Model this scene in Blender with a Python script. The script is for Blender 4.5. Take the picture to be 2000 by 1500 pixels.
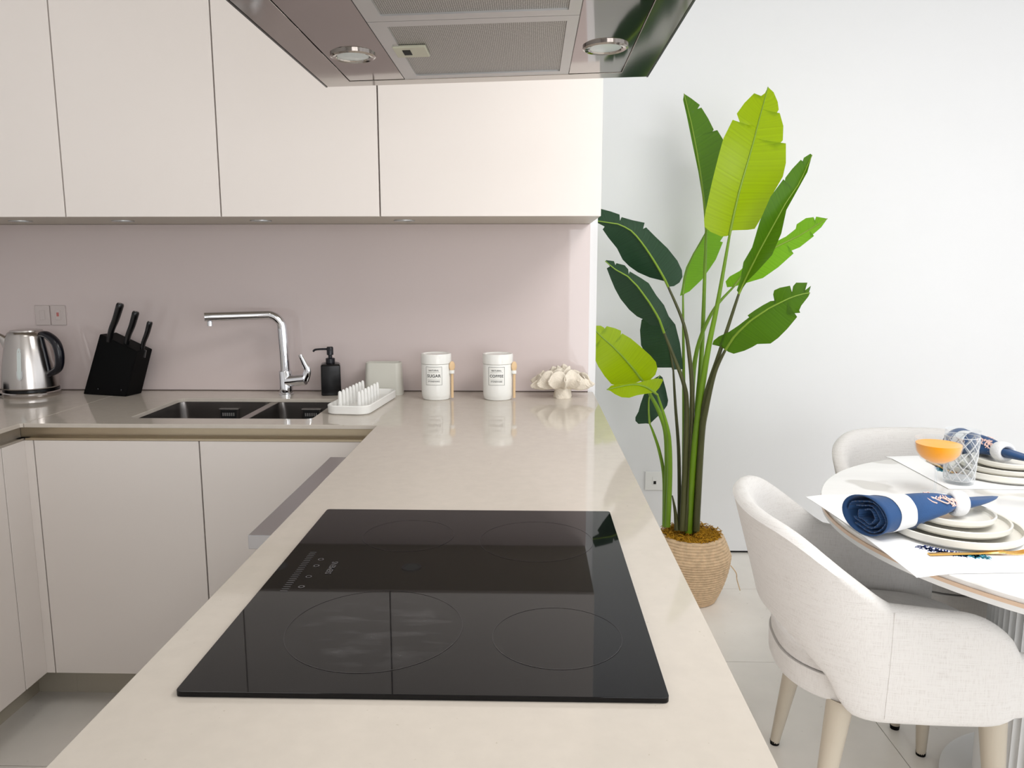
import bpy, bmesh, math, random
from mathutils import Vector, Matrix, Euler
R = math.radians; PI = math.pi
random.seed(7)
sc = bpy.context.scene
for o in list(bpy.data.objects): bpy.data.objects.remove(o)

# ------------------------------------------------------------------ camera
PITCH, YAW, FPX, CZ = R(8.72), R(-1.394), 1498.0, 1.345
cam = bpy.data.cameras.new('camera'); camo = bpy.data.objects.new('camera', cam)
sc.collection.objects.link(camo); sc.camera = camo
cam.sensor_width = 36; cam.lens = 36 * FPX / 2000; cam.clip_start = .02; cam.clip_end = 100
FWD = Vector((math.sin(YAW)*math.cos(PITCH), math.cos(YAW)*math.cos(PITCH), -math.sin(PITCH)))
RIGHT = Vector((math.cos(YAW), -math.sin(YAW), 0)); DOWN = FWD.cross(RIGHT)
camo.matrix_world = Matrix(((RIGHT.x, -DOWN.x, -FWD.x, 0), (RIGHT.y, -DOWN.y, -FWD.y, 0), (RIGHT.z, -DOWN.z, -FWD.z, CZ), (0, 0, 0, 1)))
def at(u, v, y):
    r = RIGHT*((u-1000)/FPX) + DOWN*((v-750)/FPX) + FWD
    return Vector((0, 0, CZ)) + r*(y/r.y)

# ------------------------------------------------------------------ light
def lin(c):
    return tuple(((x/255)/12.92 if x/255 <= .04045 else ((x/255+.055)/1.055)**2.4) for x in c[:3]) + (1,)
w = bpy.data.worlds.new('overcast_sky'); sc.world = w; w.use_nodes = True
w.node_tree.nodes['Background'].inputs[0].default_value = (.86, .93, 1, 1)
w.node_tree.nodes['Background'].inputs[1].default_value = .8
def area(name, loc, rot, sx, sy, power, col):
    l = bpy.data.lights.new(name, 'AREA'); l.shape = 'RECTANGLE'; l.size = sx; l.size_y = sy
    l.energy = power; l.color = col
    o = bpy.data.objects.new(name, l); sc.collection.objects.link(o); o.location = loc; o.rotation_euler = rot
    return o
area('daylight_side_window', (3.78, .05, 1.3), (0, R(90), 0), 2.4, 4.4, 32, (.97, .985, 1))
area('daylight_rear_window', (1.85, -3.28, 1.3), (R(90), 0, 0), 2.9, 2.4, 104, (.975, .985, 1))
area('dining_fill_light', (1.25, 1.0, 2.66), (0, 0, 0), 1.1, 1.1, 40, (1, .985, .97))  # added fill light from above, brightens floor, table and worktop
area('kitchen_fill_light', (-.95, 1.0, 2.66), (0, 0, 0), .55, .55, 4.5, (1, .95, .89))  # added warm fill light for the left cabinets and splashback
vs = sc.view_settings
sc.display_settings.display_device = 'sRGB'
vs.view_transform = 'Standard'; vs.look = 'None'; vs.gamma = 1; vs.exposure = 0.0
try: vs.use_curve_mapping = False
except Exception: pass

# ------------------------------------------------------------------ helpers
ORG = {}
def link(o): sc.collection.objects.link(o); return o
def tag(o, label=None, cat=None, group=None, kind=None):
    if label: o['label'] = label
    if cat: o['category'] = cat
    if group: o['group'] = group
    if kind: o['kind'] = kind
    return o
def thing(name, label, cat, loc=(0, 0, 0), group=None):
    o = link(bpy.data.objects.new(name, None)); o.location = loc; o.empty_display_size = .05
    ORG[o.name] = Vector(loc)
    return tag(o, label, cat, group)
def mesh_obj(name, bm, m, off, smooth=None, bevel=0, seg=2, sub=0, solid=0):
    if off.length: bmesh.ops.translate(bm, vec=-off, verts=bm.verts)
    me = bpy.data.meshes.new(name); bm.to_mesh(me); bm.free()
    if m is not None: me.materials.append(m)
    if smooth is not None:
        for p in me.polygons: p.use_smooth = True
        me.set_sharp_from_angle(angle=R(smooth))
    o = link(bpy.data.objects.new(name, me))
    if solid:
        s = o.modifiers.new('thickness', 'SOLIDIFY'); s.thickness = solid; s.offset = 0
    if bevel:
        b = o.modifiers.new('bevel', 'BEVEL'); b.width = bevel; b.segments = seg; b.limit_method = 'ANGLE'; b.angle_limit = R(40)
    if sub:
        s = o.modifiers.new('sub', 'SUBSURF'); s.levels = sub; s.render_levels = sub
    return o
def part(name, bm, m, parent, local=False, **k):
    off = Vector((0, 0, 0)) if local else ORG[parent.name]
    o = mesh_obj(name, bm, m, off, **k); o.parent = parent; ORG[o.name] = ORG[parent.name]
    return o
def solo(name, bm, m, label, cat, loc, group=None, **k):
    o = mesh_obj(name, bm, m, Vector(loc), **k); o.location = loc; ORG[o.name] = Vector(loc)
    return tag(o, label, cat, group)
def struct(name, bm, m, parent=None, **k):
    o = mesh_obj(name, bm, m, ORG.get(parent.name, Vector()) if parent else Vector(), **k)
    ORG[o.name] = Vector()
    if parent: o.parent = parent
    else: o['kind'] = 'structure'
    return o
def copy_tree(o, parent=None):
    c = link(o.copy()); c.parent = parent; ORG[c.name] = ORG.get(o.name, Vector())
    for ch in list(o.children): copy_tree(ch, c)
    return c
def B(): return bmesh.new()
def box(bm, x0, x1, y0, y1, z0, z1):
    v = [bm.verts.new((x, y, z)) for z in (z0, z1) for y in (y0, y1) for x in (x0, x1)]
    for f in ((0, 2, 3, 1), (4, 5, 7, 6), (0, 1, 5, 4), (2, 6, 7, 3), (0, 4, 6, 2), (1, 3, 7, 5)):
        bm.faces.new([v[i] for i in f])
    return v
def boxb(*a): bm = B(); box(bm, *a); return bm
def rings(bm, rs, closed=True, cap0=False, cap1=False):
    vv = [[bm.verts.new(p) for p in r] for r in rs]; n = len(vv[0])
    for a, b in zip(vv, vv[1:]):
        for i in range(n if closed else n-1):
            j = (i+1) % n; bm.faces.new((a[i], a[j], b[j], b[i]))
    if cap0: bm.faces.new(list(reversed(vv[0])))
    if cap1: bm.faces.new(vv[-1])
    return vv
def lathe(bm, prof, c, n=40, cap0=True, cap1=True, fn=None):
    rs = []
    for r, z in prof:
        ring = []
        for i in range(n):
            a = 2*PI*i/n; rr = r*(fn(a, z) if fn else 1)
            ring.append((c[0]+rr*math.cos(a), c[1]+rr*math.sin(a), c[2]+z))
        rs.append(ring)
    rings(bm, rs, True, cap0, cap1)
    return bm
def smoothpath(pts, n=8):
    p = [Vector(q) for q in pts]
    if len(p) < 3: return p
    out = []
    for i in range(len(p)-1):
        a = p[max(i-1, 0)]; b = p[i]; c = p[i+1]; d = p[min(i+2, len(p)-1)]
        for k in range(n):
            t = k/n
            out.append(.5*((2*b)+(c-a)*t+(2*a-5*b+4*c-d)*t*t+(3*b-a-3*c+d)*t**3))
    out.append(p[-1]); return out
def tube(bm, pts, rad, n=10, sx=1.0, ref=Vector((0, 0, 1)), cap=True):
    p = [Vector(q) for q in pts]; m = len(p); rs = []
    prev = None
    for i in range(m):
        t = (p[min(i+1, m-1)]-p[max(i-1, 0)]).normalized()
        if prev is None:
            a = t.cross(ref)
            if a.length < .05: a = t.cross(Vector((1, 0, 0)))
        else: a = prev - t*prev.dot(t)
        a.normalize(); prev = a; b = t.cross(a)
        r = rad(i/(m-1)) if callable(rad) else rad
        rs.append([p[i]+a*(r*sx*math.cos(2*PI*k/n))+b*(r*math.sin(2*PI*k/n)) for k in range(n)])
    rings(bm, rs, True, cap, cap); return bm
def rrect(x0, x1, y0, y1, r, n=5):
    out = []
    for cx, cy, a0 in ((x1-r, y1-r, 0), (x0+r, y1-r, 90), (x0+r, y0+r, 180), (x1-r, y0+r, 270)):
        for k in range(n+1):
            a = R(a0+90*k/n); out.append((cx+r*math.cos(a), cy+r*math.sin(a)))
    return out
def slab(outer, holes, z0, z1):
    bm = B(); loops = []
    for lp in [outer]+holes:
        v = [bm.verts.new((x, y, z1)) for x, y in lp]
        for i in range(len(v)): bm.edges.new((v[i], v[(i+1) % len(v)]))
        loops.append(v)
    bmesh.ops.triangle_fill(bm, use_beauty=True, use_dissolve=False, edges=bm.edges[:])
    top = bm.faces[:]
    low = {}
    for lp in loops:
        for v in lp: low[v] = bm.verts.new((v.co.x, v.co.y, z0))
    for f in top: bm.faces.new([low[v] for v in reversed(f.verts)])
    for lp in loops:
        for i in range(len(lp)):
            a, b = lp[i], lp[(i+1) % len(lp)]; bm.faces.new((a, b, low[b], low[a]))
    bmesh.ops.recalc_face_normals(bm, faces=bm.faces[:])
    return bm
def text_bm(s, size, bold=False, spacing=1.0):
    cu = bpy.data.curves.new('t', 'FONT'); cu.body = s; cu.size = size; cu.align_x = 'CENTER'; cu.align_y = 'CENTER'
    cu.space_character = spacing; cu.resolution_u = 3
    if bold: cu.offset = size*.02
    o = bpy.data.objects.new('t', cu); link(o)
    dg = bpy.context.evaluated_depsgraph_get(); me = bpy.data.meshes.new_from_object(o.evaluated_get(dg))
    bm = B(); bm.from_mesh(me)
    bpy.data.objects.remove(o); bpy.data.meshes.remove(me); bpy.data.curves.remove(cu)
    return bm

# ------------------------------------------------------------------ materials
def nd(t, ty, **kw):
    n = t.nodes.new(ty)
    for k, v in kw.items(): setattr(n, k, v)
    return n
def mat(name, col, rough=.5, metal=0, spec=.5, var=0, vscale=8, vstretch=(1, 1, 1), bump=0, bscale=60, bstretch=(1, 1, 1), coat=0, sheen=0, trans=0, ior=1.45, spots=None):
    m = bpy.data.materials.new(name); m.use_nodes = True; t = m.node_tree; p = t.nodes['Principled BSDF']
    c = lin(col); p.inputs['Base Color'].default_value = c
    p.inputs['Roughness'].default_value = rough; p.inputs['Metallic'].default_value = metal
    p.inputs['Specular IOR Level'].default_value = spec; p.inputs['IOR'].default_value = ior
    p.inputs['Coat Weight'].default_value = coat; p.inputs['Coat Roughness'].default_value = .03
    p.inputs['Sheen Weight'].default_value = sheen; p.inputs['Transmission Weight'].default_value = trans
    if var or bump or spots: tc = nd(t, 'ShaderNodeTexCoord')
    if var or spots:
        mp = nd(t, 'ShaderNodeMapping'); mp.inputs['Scale'].default_value = vstretch; t.links.new(tc.outputs['Object'], mp.inputs[0])
        no = nd(t, 'ShaderNodeTexNoise'); no.inputs['Scale'].default_value = vscale; no.inputs['Detail'].default_value = 5
        t.links.new(mp.outputs[0], no.inputs['Vector'])
        rp = nd(t, 'ShaderNodeValToRGB'); t.links.new(no.outputs['Fac'], rp.inputs[0])
        rp.color_ramp.elements[0].position = .3; rp.color_ramp.elements[1].position = .7
        rp.color_ramp.elements[0].color = tuple(x*(1-var) for x in c[:3])+(1,)
        rp.color_ramp.elements[1].color = tuple(min(1, x*(1+var)) for x in c[:3])+(1,)
        out = rp.outputs[0]
        if spots:
            n2 = nd(t, 'ShaderNodeTexNoise'); n2.inputs['Scale'].default_value = spots[0]; n2.inputs['Detail'].default_value = 2
            t.links.new(tc.outputs['Object'], n2.inputs['Vector'])
            r2 = nd(t, 'ShaderNodeValToRGB'); t.links.new(n2.outputs['Fac'], r2.inputs[0])
            r2.color_ramp.elements[0].position = spots[1]; r2.color_ramp.elements[1].position = spots[1]+.04
            r2.color_ramp.elements[0].color = (0, 0, 0, 1); r2.color_ramp.elements[1].color = (1, 1, 1, 1)
            mx = nd(t, 'ShaderNodeMix', data_type='RGBA'); t.links.new(r2.outputs[0], mx.inputs[0])
            t.links.new(out, mx.inputs[6]); mx.inputs[7].default_value = lin(spots[2]); out = mx.outputs[2]
        t.links.new(out, p.inputs['Base Color'])
    if bump:
        mp = nd(t, 'ShaderNodeMapping'); mp.inputs['Scale'].default_value = bstretch; t.links.new(tc.outputs['Object'], mp.inputs[0])
        no = nd(t, 'ShaderNodeTexNoise'); no.inputs['Scale'].default_value = bscale; no.inputs['Detail'].default_value = 3
        t.links.new(mp.outputs[0], no.inputs['Vector'])
        bp = nd(t, 'ShaderNodeBump'); bp.inputs['Strength'].default_value = bump; bp.inputs['Distance'].default_value = .004
        t.links.new(no.outputs['Fac'], bp.inputs['Height']); t.links.new(bp.outputs[0], p.inputs['Normal'])
    return m
M = {}
M['wall'] = mat('white_wall_paint', (234, 234, 235), .6, var=.006, vscale=3)
M['ceiling'] = mat('ceiling_paint', (242, 242, 240), .7)
M['lacquer'] = mat('white_lacquer', (231, 223, 217), .28, spec=.4, var=.006, vscale=2)
M['carcass'] = mat('cabinet_carcass', (205, 196, 188), .5)
M['glassback'] = mat('pink_beige_backpainted_glass', (216, 202, 199), .03, spec=.42)
M['quartz'] = mat('beige_quartz', (200, 191, 180), .06, spec=.5, var=.025, vscale=45, spots=(150, .74, (184, 174, 160)))
M['rail'] = mat('champagne_aluminium', (190, 176, 152), .3, metal=.9)
M['plinth'] = mat('plinth_grey_beige', (190, 182, 166), .35)
M['tile'] = mat('floor_tile', (236, 231, 224), .3, var=.04, vscale=6, spots=(40, .72, (218, 212, 204)))
M['grout'] = mat('tile_grout', (165, 156, 146), .8)
M['black'] = mat('black_gap', (10, 10, 10), .7)
M['blackmatte'] = mat('black_matte_plastic', (4, 4, 5), .6, spec=.15)
M['blackgloss'] = mat('black_gloss', (8, 8, 10), .22)
M['navyblack'] = mat('kettle_handle_black', (14, 15, 24), .25)
M['steel'] = mat('brushed_steel', (190, 184, 180), .2, metal=1, bump=.03, bscale=40, bstretch=(1, 1, 30))
M['hoodsteel'] = mat('hood_steel', (158, 151, 147), .05, metal=1)
M['hoodrim'] = mat('hood_rim_steel', (172, 166, 160), .09, metal=1)
M['alu'] = mat('filter_frame_aluminium', (196, 196, 196), .35, metal=.85)
M['sinksteel'] = mat('sink_steel', (150, 145, 142), .26, metal=1)
M['chrome'] = mat('chrome', (225, 226, 230), .05, metal=1)
M['ovensteel'] = mat('oven_steel', (188, 186, 188), .32, metal=1)
M['ceramic'] = mat('white_ceramic', (240, 239, 234), .15)
M['whiteplastic'] = mat('white_plastic', (240, 239, 235), .3)
M['cup'] = mat('grey_white_cup', (208, 206, 196), .35)
M['ink'] = mat('label_ink', (30, 30, 32), .6)
M['inkgrey'] = mat('label_line', (120, 120, 120), .6)
M['wood'] = mat('light_wood', (226, 194, 152), .5, var=.08, vscale=20, vstretch=(1, 1, .2))
M['socket'] = mat('socket_beige', (206, 194, 190), .25)
M['socketwhite'] = mat('socket_white', (238, 238, 236), .3)
M['red'] = mat('indicator_red', (200, 120, 115), .4)
M['marble'] = mat('white_marble', (228, 227, 225), .12, var=.05, vscale=3, vstretch=(1, 4, 1), spots=(5, .60, (200, 197, 192)))
M['rosegold'] = mat('tan_edge_band', (214, 188, 164), .3, metal=.3)
M['tablewhite'] = mat('table_white', (226, 227, 227), .35)
M['leg'] = mat('taupe_leg', (186, 176, 160), .35)
M['linen'] = mat('white_linen', (240, 240, 240), .8, bump=.15, bscale=500)
M['plate'] = mat('offwhite_stoneware', (228, 225, 216), .25)
M['navy'] = mat('blue_napkin', (26, 68, 116), .75, var=.12, vscale=14, sheen=.2, bump=.1, bscale=300)
M['pink'] = mat('pink_embroidery', (236, 200, 190), .8)
M['ring'] = mat('white_bead_ring', (226, 226, 228), .7, bump=.4, bscale=350)
M['gold'] = mat('gold_metal', (222, 176, 96), .22, metal=1)
M['printblue'] = mat('blue_print', (44, 62, 120), .8)
M['printcyan'] = mat('cyan_print', (60, 160, 190), .8)
M['juice'] = mat('orange_juice', (255, 166, 0), .3, spec=.25)
M['crystal'] = mat('crystal_glass', (255, 255, 255), .0, trans=1, ior=1.45)
def thinglass(name, white, tint=(253, 254, 255)):
    m = bpy.data.materials.new(name); m.use_nodes = True; t = m.node_tree; out = t.nodes['Material Output']; p = t.nodes['Principled BSDF']
    p.inputs['Base Color'].default_value = (.95, .955, .96, 1); p.inputs['Roughness'].default_value = .03
    a = nd(t, 'ShaderNodeBsdfTransparent'); a.inputs[0].default_value = lin(tint)
    lw = nd(t, 'ShaderNodeLayerWeight'); lw.inputs[0].default_value = .25
    mr = nd(t, 'ShaderNodeMapRange'); mr.inputs[3].default_value = white; mr.inputs[4].default_value = min(1, white+.32); t.links.new(lw.outputs['Facing'], mr.inputs[0])
    mx = nd(t, 'ShaderNodeMixShader'); t.links.new(mr.outputs[0], mx.inputs[0])
    t.links.new(a.outputs[0], mx.inputs[1]); t.links.new(p.outputs[0], mx.inputs[2]); t.links.new(mx.outputs[0], out.inputs[0]); return m
M['thin'] = thinglass('thin_clear_glass', .0)
M['cut'] = thinglass('cut_glass_ridge', .3)
M['coral'] = mat('white_coral', (232, 222, 206), .8, var=.06, vscale=60, bump=.5, bscale=220)
M['lens'] = mat('frosted_lamp_glass', (206, 214, 212), .2)
M['latch'] = mat('latch_beige', (186, 184, 164), .4)
M['mark'] = mat('hob_print', (92, 90, 92), .1, spec=.27)
M['markdim'] = mat('hob_ring_print', (44, 42, 44), .05, spec=.27)
M['stemgreen'] = mat('stem_green', (104, 140, 24), .4, var=.15, vscale=30, vstretch=(1, 1, .1))
M['stemdark'] = mat('stem_dark', (70, 72, 38), .45, var=.25, vscale=30, vstretch=(1, 1, .1))
M['midrib'] = mat('midrib', (120, 150, 40), .4)
M['moss'] = mat('moss', (172, 126, 18), .9, var=.3, vscale=40)
M['jute'] = mat('jute', (208, 180, 146), .9, var=.14, vscale=60, bump=.6, bscale=180)

def fabric():
    m = mat('woven_fabric', (220, 214, 209), .85, sheen=.25); t = m.node_tree; p = t.nodes['Principled BSDF']
    tc = nd(t, 'ShaderNodeTexCoord'); outs = []
    for s in ((22, 22, 620), (520, 520, 40)):
        mp = nd(t, 'ShaderNodeMapping'); mp.inputs['Scale'].default_value = s; t.links.new(tc.outputs['Object'], mp.inputs[0])
        no = nd(t, 'ShaderNodeTexNoise'); no.inputs['Scale'].default_value = 1; no.inputs['Detail'].default_value = 2
        t.links.new(mp.outputs[0], no.inputs['Vector']); outs.append(no.outputs['Fac'])
    ad = nd(t, 'ShaderNodeMath', operation='ADD'); t.links.new(outs[0], ad.inputs[0]); t.links.new(outs[1], ad.inputs[1])
    ad.operation = 'MULTIPLY_ADD'; t.links.new(outs[1], ad.inputs[0]); ad.inputs[1].default_value = .14; t.links.new(outs[0], ad.inputs[2])
    rp = nd(t, 'ShaderNodeValToRGB'); t.links.new(ad.outputs[0], rp.inputs[0])
    ml = nd(t, 'ShaderNodeMath', operation='MULTIPLY'); ml.inputs[1].default_value = .877
    t.links.new(ad.outputs[0], ml.inputs[0]); t.links.new(ml.outputs[0], rp.inputs[0])
    rp.color_ramp.elements[0].position = .3; rp.color_ramp.elements[1].position = .66
    rp.color_ramp.elements[0].color = lin((198, 193, 189)); rp.color_ramp.elements[1].color = lin((216, 213, 210))
    t.links.new(rp.outputs[0], p.inputs['Base Color'])
    bp = nd(t, 'ShaderNodeBump'); bp.inputs['Strength'].default_value = .25; bp.inputs['Distance'].default_value = .002
    t.links.new(ml.outputs[0], bp.inputs['Height']); t.links.new(bp.outputs[0], p.inputs['Normal'])
    return m
M['fabric'] = fabric()

def hobglass():
    m = mat('black_ceramic_glass', (10, 10, 13), .025, spec=.27); t = m.node_tree; p = t.nodes['Principled BSDF']
    tc = nd(t, 'ShaderNodeTexCoord')
    mp = nd(t, 'ShaderNodeMapping'); mp.inputs['Scale'].default_value = (14, 40, 1); t.links.new(tc.outputs['Object'], mp.inputs[0])
    no = nd(t, 'ShaderNodeTexNoise'); no.inputs['Scale'].default_value = 1.2; no.inputs['Detail'].default_value = 6; t.links.new(mp.outputs[0], no.inputs['Vector'])
    rp = nd(t, 'ShaderNodeValToRGB'); rp.color_ramp.elements[0].position = .5; rp.color_ramp.elements[1].position = .8; t.links.new(no.outputs['Fac'], rp.inputs[0])
    # wiped-film smear that sits on the large zone only
    sb = nd(t, 'ShaderNodeVectorMath', operation='DISTANCE'); t.links.new(tc.outputs['Object'], sb.inputs[0]); sb.inputs[1].default_value = (-.07, -.16, .006)
    mr = nd(t, 'ShaderNodeMapRange'); mr.inputs[1].default_value = .07; mr.inputs[2].default_value = .115; mr.inputs[3].default_value = 1; mr.inputs[4].default_value = 0
    t.links.new(sb.outputs['Value'], mr.inputs[0])
    mu = nd(t, 'ShaderNodeMath', operation='MULTIPLY'); t.links.new(rp.outputs[0], mu.inputs[0]); t.links.new(mr.outputs[0], mu.inputs[1])
    mx = nd(t, 'ShaderNodeMix', data_type='RGBA'); t.links.new(mu.outputs[0], mx.inputs[0]); mx.inputs[6].default_value = lin((13, 12, 14)); mx.inputs[7].default_value = lin((58, 57, 58))
    t.links.new(mx.outputs[2], p.inputs['Base Color']); return m
M['hob'] = hobglass()

def filtermesh():
    m = mat('filter_mesh', (130, 128, 124), .4, metal=.7); t = m.node_tree; p = t.nodes['Principled BSDF']
    tc = nd(t, 'ShaderNodeTexCoord'); vo = nd(t, 'ShaderNodeTexVoronoi'); vo.inputs['Scale'].default_value = 330; vo.inputs['Randomness'].default_value = .15
    t.links.new(tc.outputs['Object'], vo.inputs['Vector'])
    rp = nd(t, 'ShaderNodeValToRGB'); t.links.new(vo.outputs['Distance'], rp.inputs[0])
    rp.color_ramp.elements[0].position = .2; rp.color_ramp.elements[1].position = .55
    rp.color_ramp.elements[0].color = lin((96, 93, 89)); rp.color_ramp.elements[1].color = lin((190, 188, 184))
    t.links.new(rp.outputs[0], p.inputs['Base Color']); return m
M['mesh'] = filtermesh()

def leafmat(name, top, thru, tw=.5):
    m = bpy.data.materials.new(name); m.use_nodes = True; t = m.node_tree; p = t.nodes['Principled BSDF']; out = t.nodes['Material Output']
    uv = nd(t, 'ShaderNodeUVMap'); sp = nd(t, 'ShaderNodeSeparateXYZ'); t.links.new(uv.outputs[0], sp.inputs[0])
    # veins run from the rib to the edge: bands along the length, slanted forward
    ab = nd(t, 'ShaderNodeMath', operation='ABSOLUTE'); t.links.new(sp.outputs[0], ab.inputs[0])
    sl = nd(t, 'ShaderNodeMath', operation='MULTIPLY_ADD'); t.links.new(ab.outputs[0], sl.inputs[0]); sl.inputs[1].default_value = -.06; t.links.new(sp.outputs[1], sl.inputs[2])
    cb = nd(t, 'ShaderNodeCombineXYZ'); t.links.new(sl.outputs[0], cb.inputs[1])
    no = nd(t, 'ShaderNodeTexNoise'); no.inputs['Scale'].default_value = 70; no.inputs['Detail'].default_value = 3; t.links.new(cb.outputs[0], no.inputs['Vector'])
    rp = nd(t, 'ShaderNodeValToRGB'); t.links.new(no.outputs['Fac'], rp.inputs[0])
    a = lin(top); rp.color_ramp.elements[0].position = .3; rp.color_ramp.elements[1].position = .75
    rp.color_ramp.elements[0].color = tuple(x*.78 for x in a[:3])+(1,); rp.color_ramp.elements[1].color = tuple(min(1, x*1.25) for x in a[:3])+(1,)
    t.links.new(rp.outputs[0], p.inputs['Base Color']); p.inputs['Roughness'].default_value = .38; p.inputs['Specular IOR Level'].default_value = .35
    bp = nd(t, 'ShaderNodeBump'); bp.inputs['Strength'].default_value = .25; bp.inputs['Distance'].default_value = .003; t.links.new(no.outputs['Fac'], bp.inputs['Height']); t.links.new(bp.outputs[0], p.inputs['Normal'])
    tr = nd(t, 'ShaderNodeBsdfTranslucent'); tr.inputs[0].default_value = lin(thru)
    mx = nd(t, 'ShaderNodeMixShader'); mx.inputs[0].default_value = tw
    t.links.new(p.outputs[0], mx.inputs[1]); t.links.new(tr.outputs[0], mx.inputs[2]); t.links.new(mx.outputs[0], out.inputs[0])
    return m
M['leaf_lime'] = leafmat('leaf_lime', (146, 174, 0), (186, 210, 0), .48)  # leaf colours also hold the backlight: lit leaves are painted lighter
M['leaf_bright'] = leafmat('leaf_bright_green', (116, 170, 34), (134, 196, 24), .45)
M['leaf_mid'] = leafmat('leaf_mid_green', (74, 114, 18), (96, 144, 10), .35)
M['leaf_shaded'] = leafmat('leaf_shaded_green', (38, 66, 44), (30, 60, 24), .12)  # lack of backlight put into the darker leaf colour

def windowglass():
    m = bpy.data.materials.new('window_glass'); m.use_nodes = True; t = m.node_tree; out = t.nodes['Material Output']; t.nodes.remove(t.nodes['Principled BSDF'])
    a = nd(t, 'ShaderNodeBsdfTransparent'); g = nd(t, 'ShaderNodeBsdfGlossy'); g.inputs['Roughness'].default_value = .02
    mx = nd(t, 'ShaderNodeMixShader'); mx.inputs[0].default_value = .06
    t.links.new(a.outputs[0], mx.inputs[1]); t.links.new(g.outputs[0], mx.inputs[2]); t.links.new(mx.outputs[0], out.inputs[0]); return m
M['pane'] = windowglass()

# ------------------------------------------------------------------ the room
XL, XR, YR, YK, YF, ZC = -2.1, 3.7, -3.2, 2.727, 3.5, 2.7
WX = .232
floor = struct('floor', boxb(XL-.1, XR+.1, YR-.1, YF+.1, -.08, -.004), M['grout'])
tw, th = .9, .608
bm0 = boxb(-tw/2+.0012, tw/2-.0012, -th/2+.0012, th/2-.0012, -.006, 0)
tile_me = bpy.data.meshes.new('tile'); bm0.to_mesh(tile_me); bm0.free(); tile_me.materials.append(M['tile'])
y = 3.09+th/2
while y > YR-.1:
    x = 1.035-tw/2-tw*4
    while x < XR+.4:
        if (y < 2.9 or x > .1) and x > XL-.2:
            o = link(bpy.data.objects.new('tile', tile_me)); o.location = (x, y, 0); o.parent = floor
        x += tw
    y -= th
struct('ceiling', boxb(XL-.1, XR+.1, YR-.1, YF+.1, ZC, ZC+.1), M['ceiling'])
struct('wall_back', boxb(XL-.1, WX, YK, YF+.1, 0, ZC), M['wall'])
struct('wall_far', boxb(WX, XR+.1, YF, YF+.1, .012, ZC), M['wall'])
struct('trim_1', boxb(WX, XR, YF+.012, YF+.05, 0, .0118), M['black'])
struct('wall_left', boxb(XL-.1, XL, YR, YK, 0, ZC), M['wall'])
def window_wall(name, wname, axis, pos, a0, a1, z1, lo, hi, n):
    s = 1 if axis == 'x' else -1
    def bx(bm, p0, p1, q0, q1, z0, zz):
        if axis == 'x': box(bm, p0, p1, q0, q1, z0, zz)
        else: box(bm, q0, q1, p0, p1, z0, zz)
    p0, p1 = (pos, pos+.1) if axis == 'x' else (pos-.1, pos)
    bm = B(); bx(bm, p0, p1, lo, a0, 0, ZC); bx(bm, p0, p1, a1, hi, 0, ZC); bx(bm, p0, p1, a0, a1, z1, ZC)
    struct(name, bm, M['wall'])
    bm = B(); c0 = p0+.02; c1 = p1-.02
    bx(bm, c0, c1, a0, a1, 0, .06); bx(bm, c0, c1, a0, a1, z1-.06, z1)
    for k in range(n+1):
        q = a0+(a1-a0)*k/n; bx(bm, c0, c1, max(a0, q-.03), min(a1, q+.03), .06, z1-.06)
    w_ = struct(wname, bm, M['alu'])
    for k in range(n):
        bm = B(); bx(bm, (c0+c1)/2-.003, (c0+c1)/2+.003, a0+(a1-a0)*k/n+.03, a0+(a1-a0)*(k+1)/n-.03, .06, z1-.06)
        struct('pane', bm, M['pane'], w_)
window_wall('wall_right', 'window_1', 'x', XR, -2.2, 2.3, 2.5, YR, YF, 3)
window_wall('wall_rear', 'window_2', 'y', YR, .4, 3.3, 2.5, XL, XR, 2)

pan = thing('added_fill_panel', 'added square fill light panel above the dining area, unseen overhead', 'ceiling light', (1.25, 1.0, ZC))  # invented housing for the dining fill light
part('frame', slab([(.67, .42), (1.83, .42), (1.83, 1.58), (.67, 1.58)], [[(.70, .45), (1.80, .45), (1.80, 1.55), (.70, 1.55)]], 2.665, ZC-.0005), M['alu'], pan)
part('diffuser', boxb(.701, 1.799, .451, 1.549, 2.68, 2.688), M['lens'], pan)
pan = thing('added_fill_panel', 'added smaller fill light panel above the kitchen aisle, unseen overhead', 'ceiling light', (-.95, 1.0, ZC))  # invented housing for the kitchen fill light
part('frame', slab([(-1.27, .68), (-.63, .68), (-.63, 1.32), (-1.27, 1.32)], [[(-1.24, .71), (-.66, .71), (-.66, 1.29), (-1.24, 1.29)]], 2.665, ZC-.0005), M['alu'], pan)
part('diffuser', boxb(-1.239, -.661, .711, 1.289, 2.68, 2.688), M['lens'], pan)

# ------------------------------------------------------------------ worktops, splashback
ZT, ZB = .9, .888
PL, PR_, YC, YW = -.4345, .224, 2.121, 2.718
hole = rrect(-1.192, -.646, 2.207, 2.551, .022)
wt = slab([(-1.452, YC), (PL, YC), (PL, -.5), (PR_, -.5), (PR_, YW), (-1.452, YW)], [hole], ZB, ZT)  # near end carried on under the camera to shade the aisle
solo('worktop', wt, M['quartz'], 'beige quartz worktop with the sink cut-out, continuing as the long peninsula', 'worktop', (-.1, 1.4, ZB), bevel=.0012)
solo('worktop', slab([(XL+.002, .9), (-1.461, .9), (-1.461, YC-.004), (-1.4535, YC), (-1.4535, YW), (XL+.002, YW)], [], ZB, ZT), M['quartz'],
     'short beige quartz worktop in the left corner under the kettle', 'worktop', (-1.8, 1.8, ZB), bevel=.0012)
solo('splashback', boxb(XL+.002, .206, YW, YK-.0005, ZT+.0025, 1.4905), M['glassback'], 'glossy pink-beige glass splashback behind the sink', 'splashback', (-.95, YW, ZT), bevel=.001)
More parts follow.
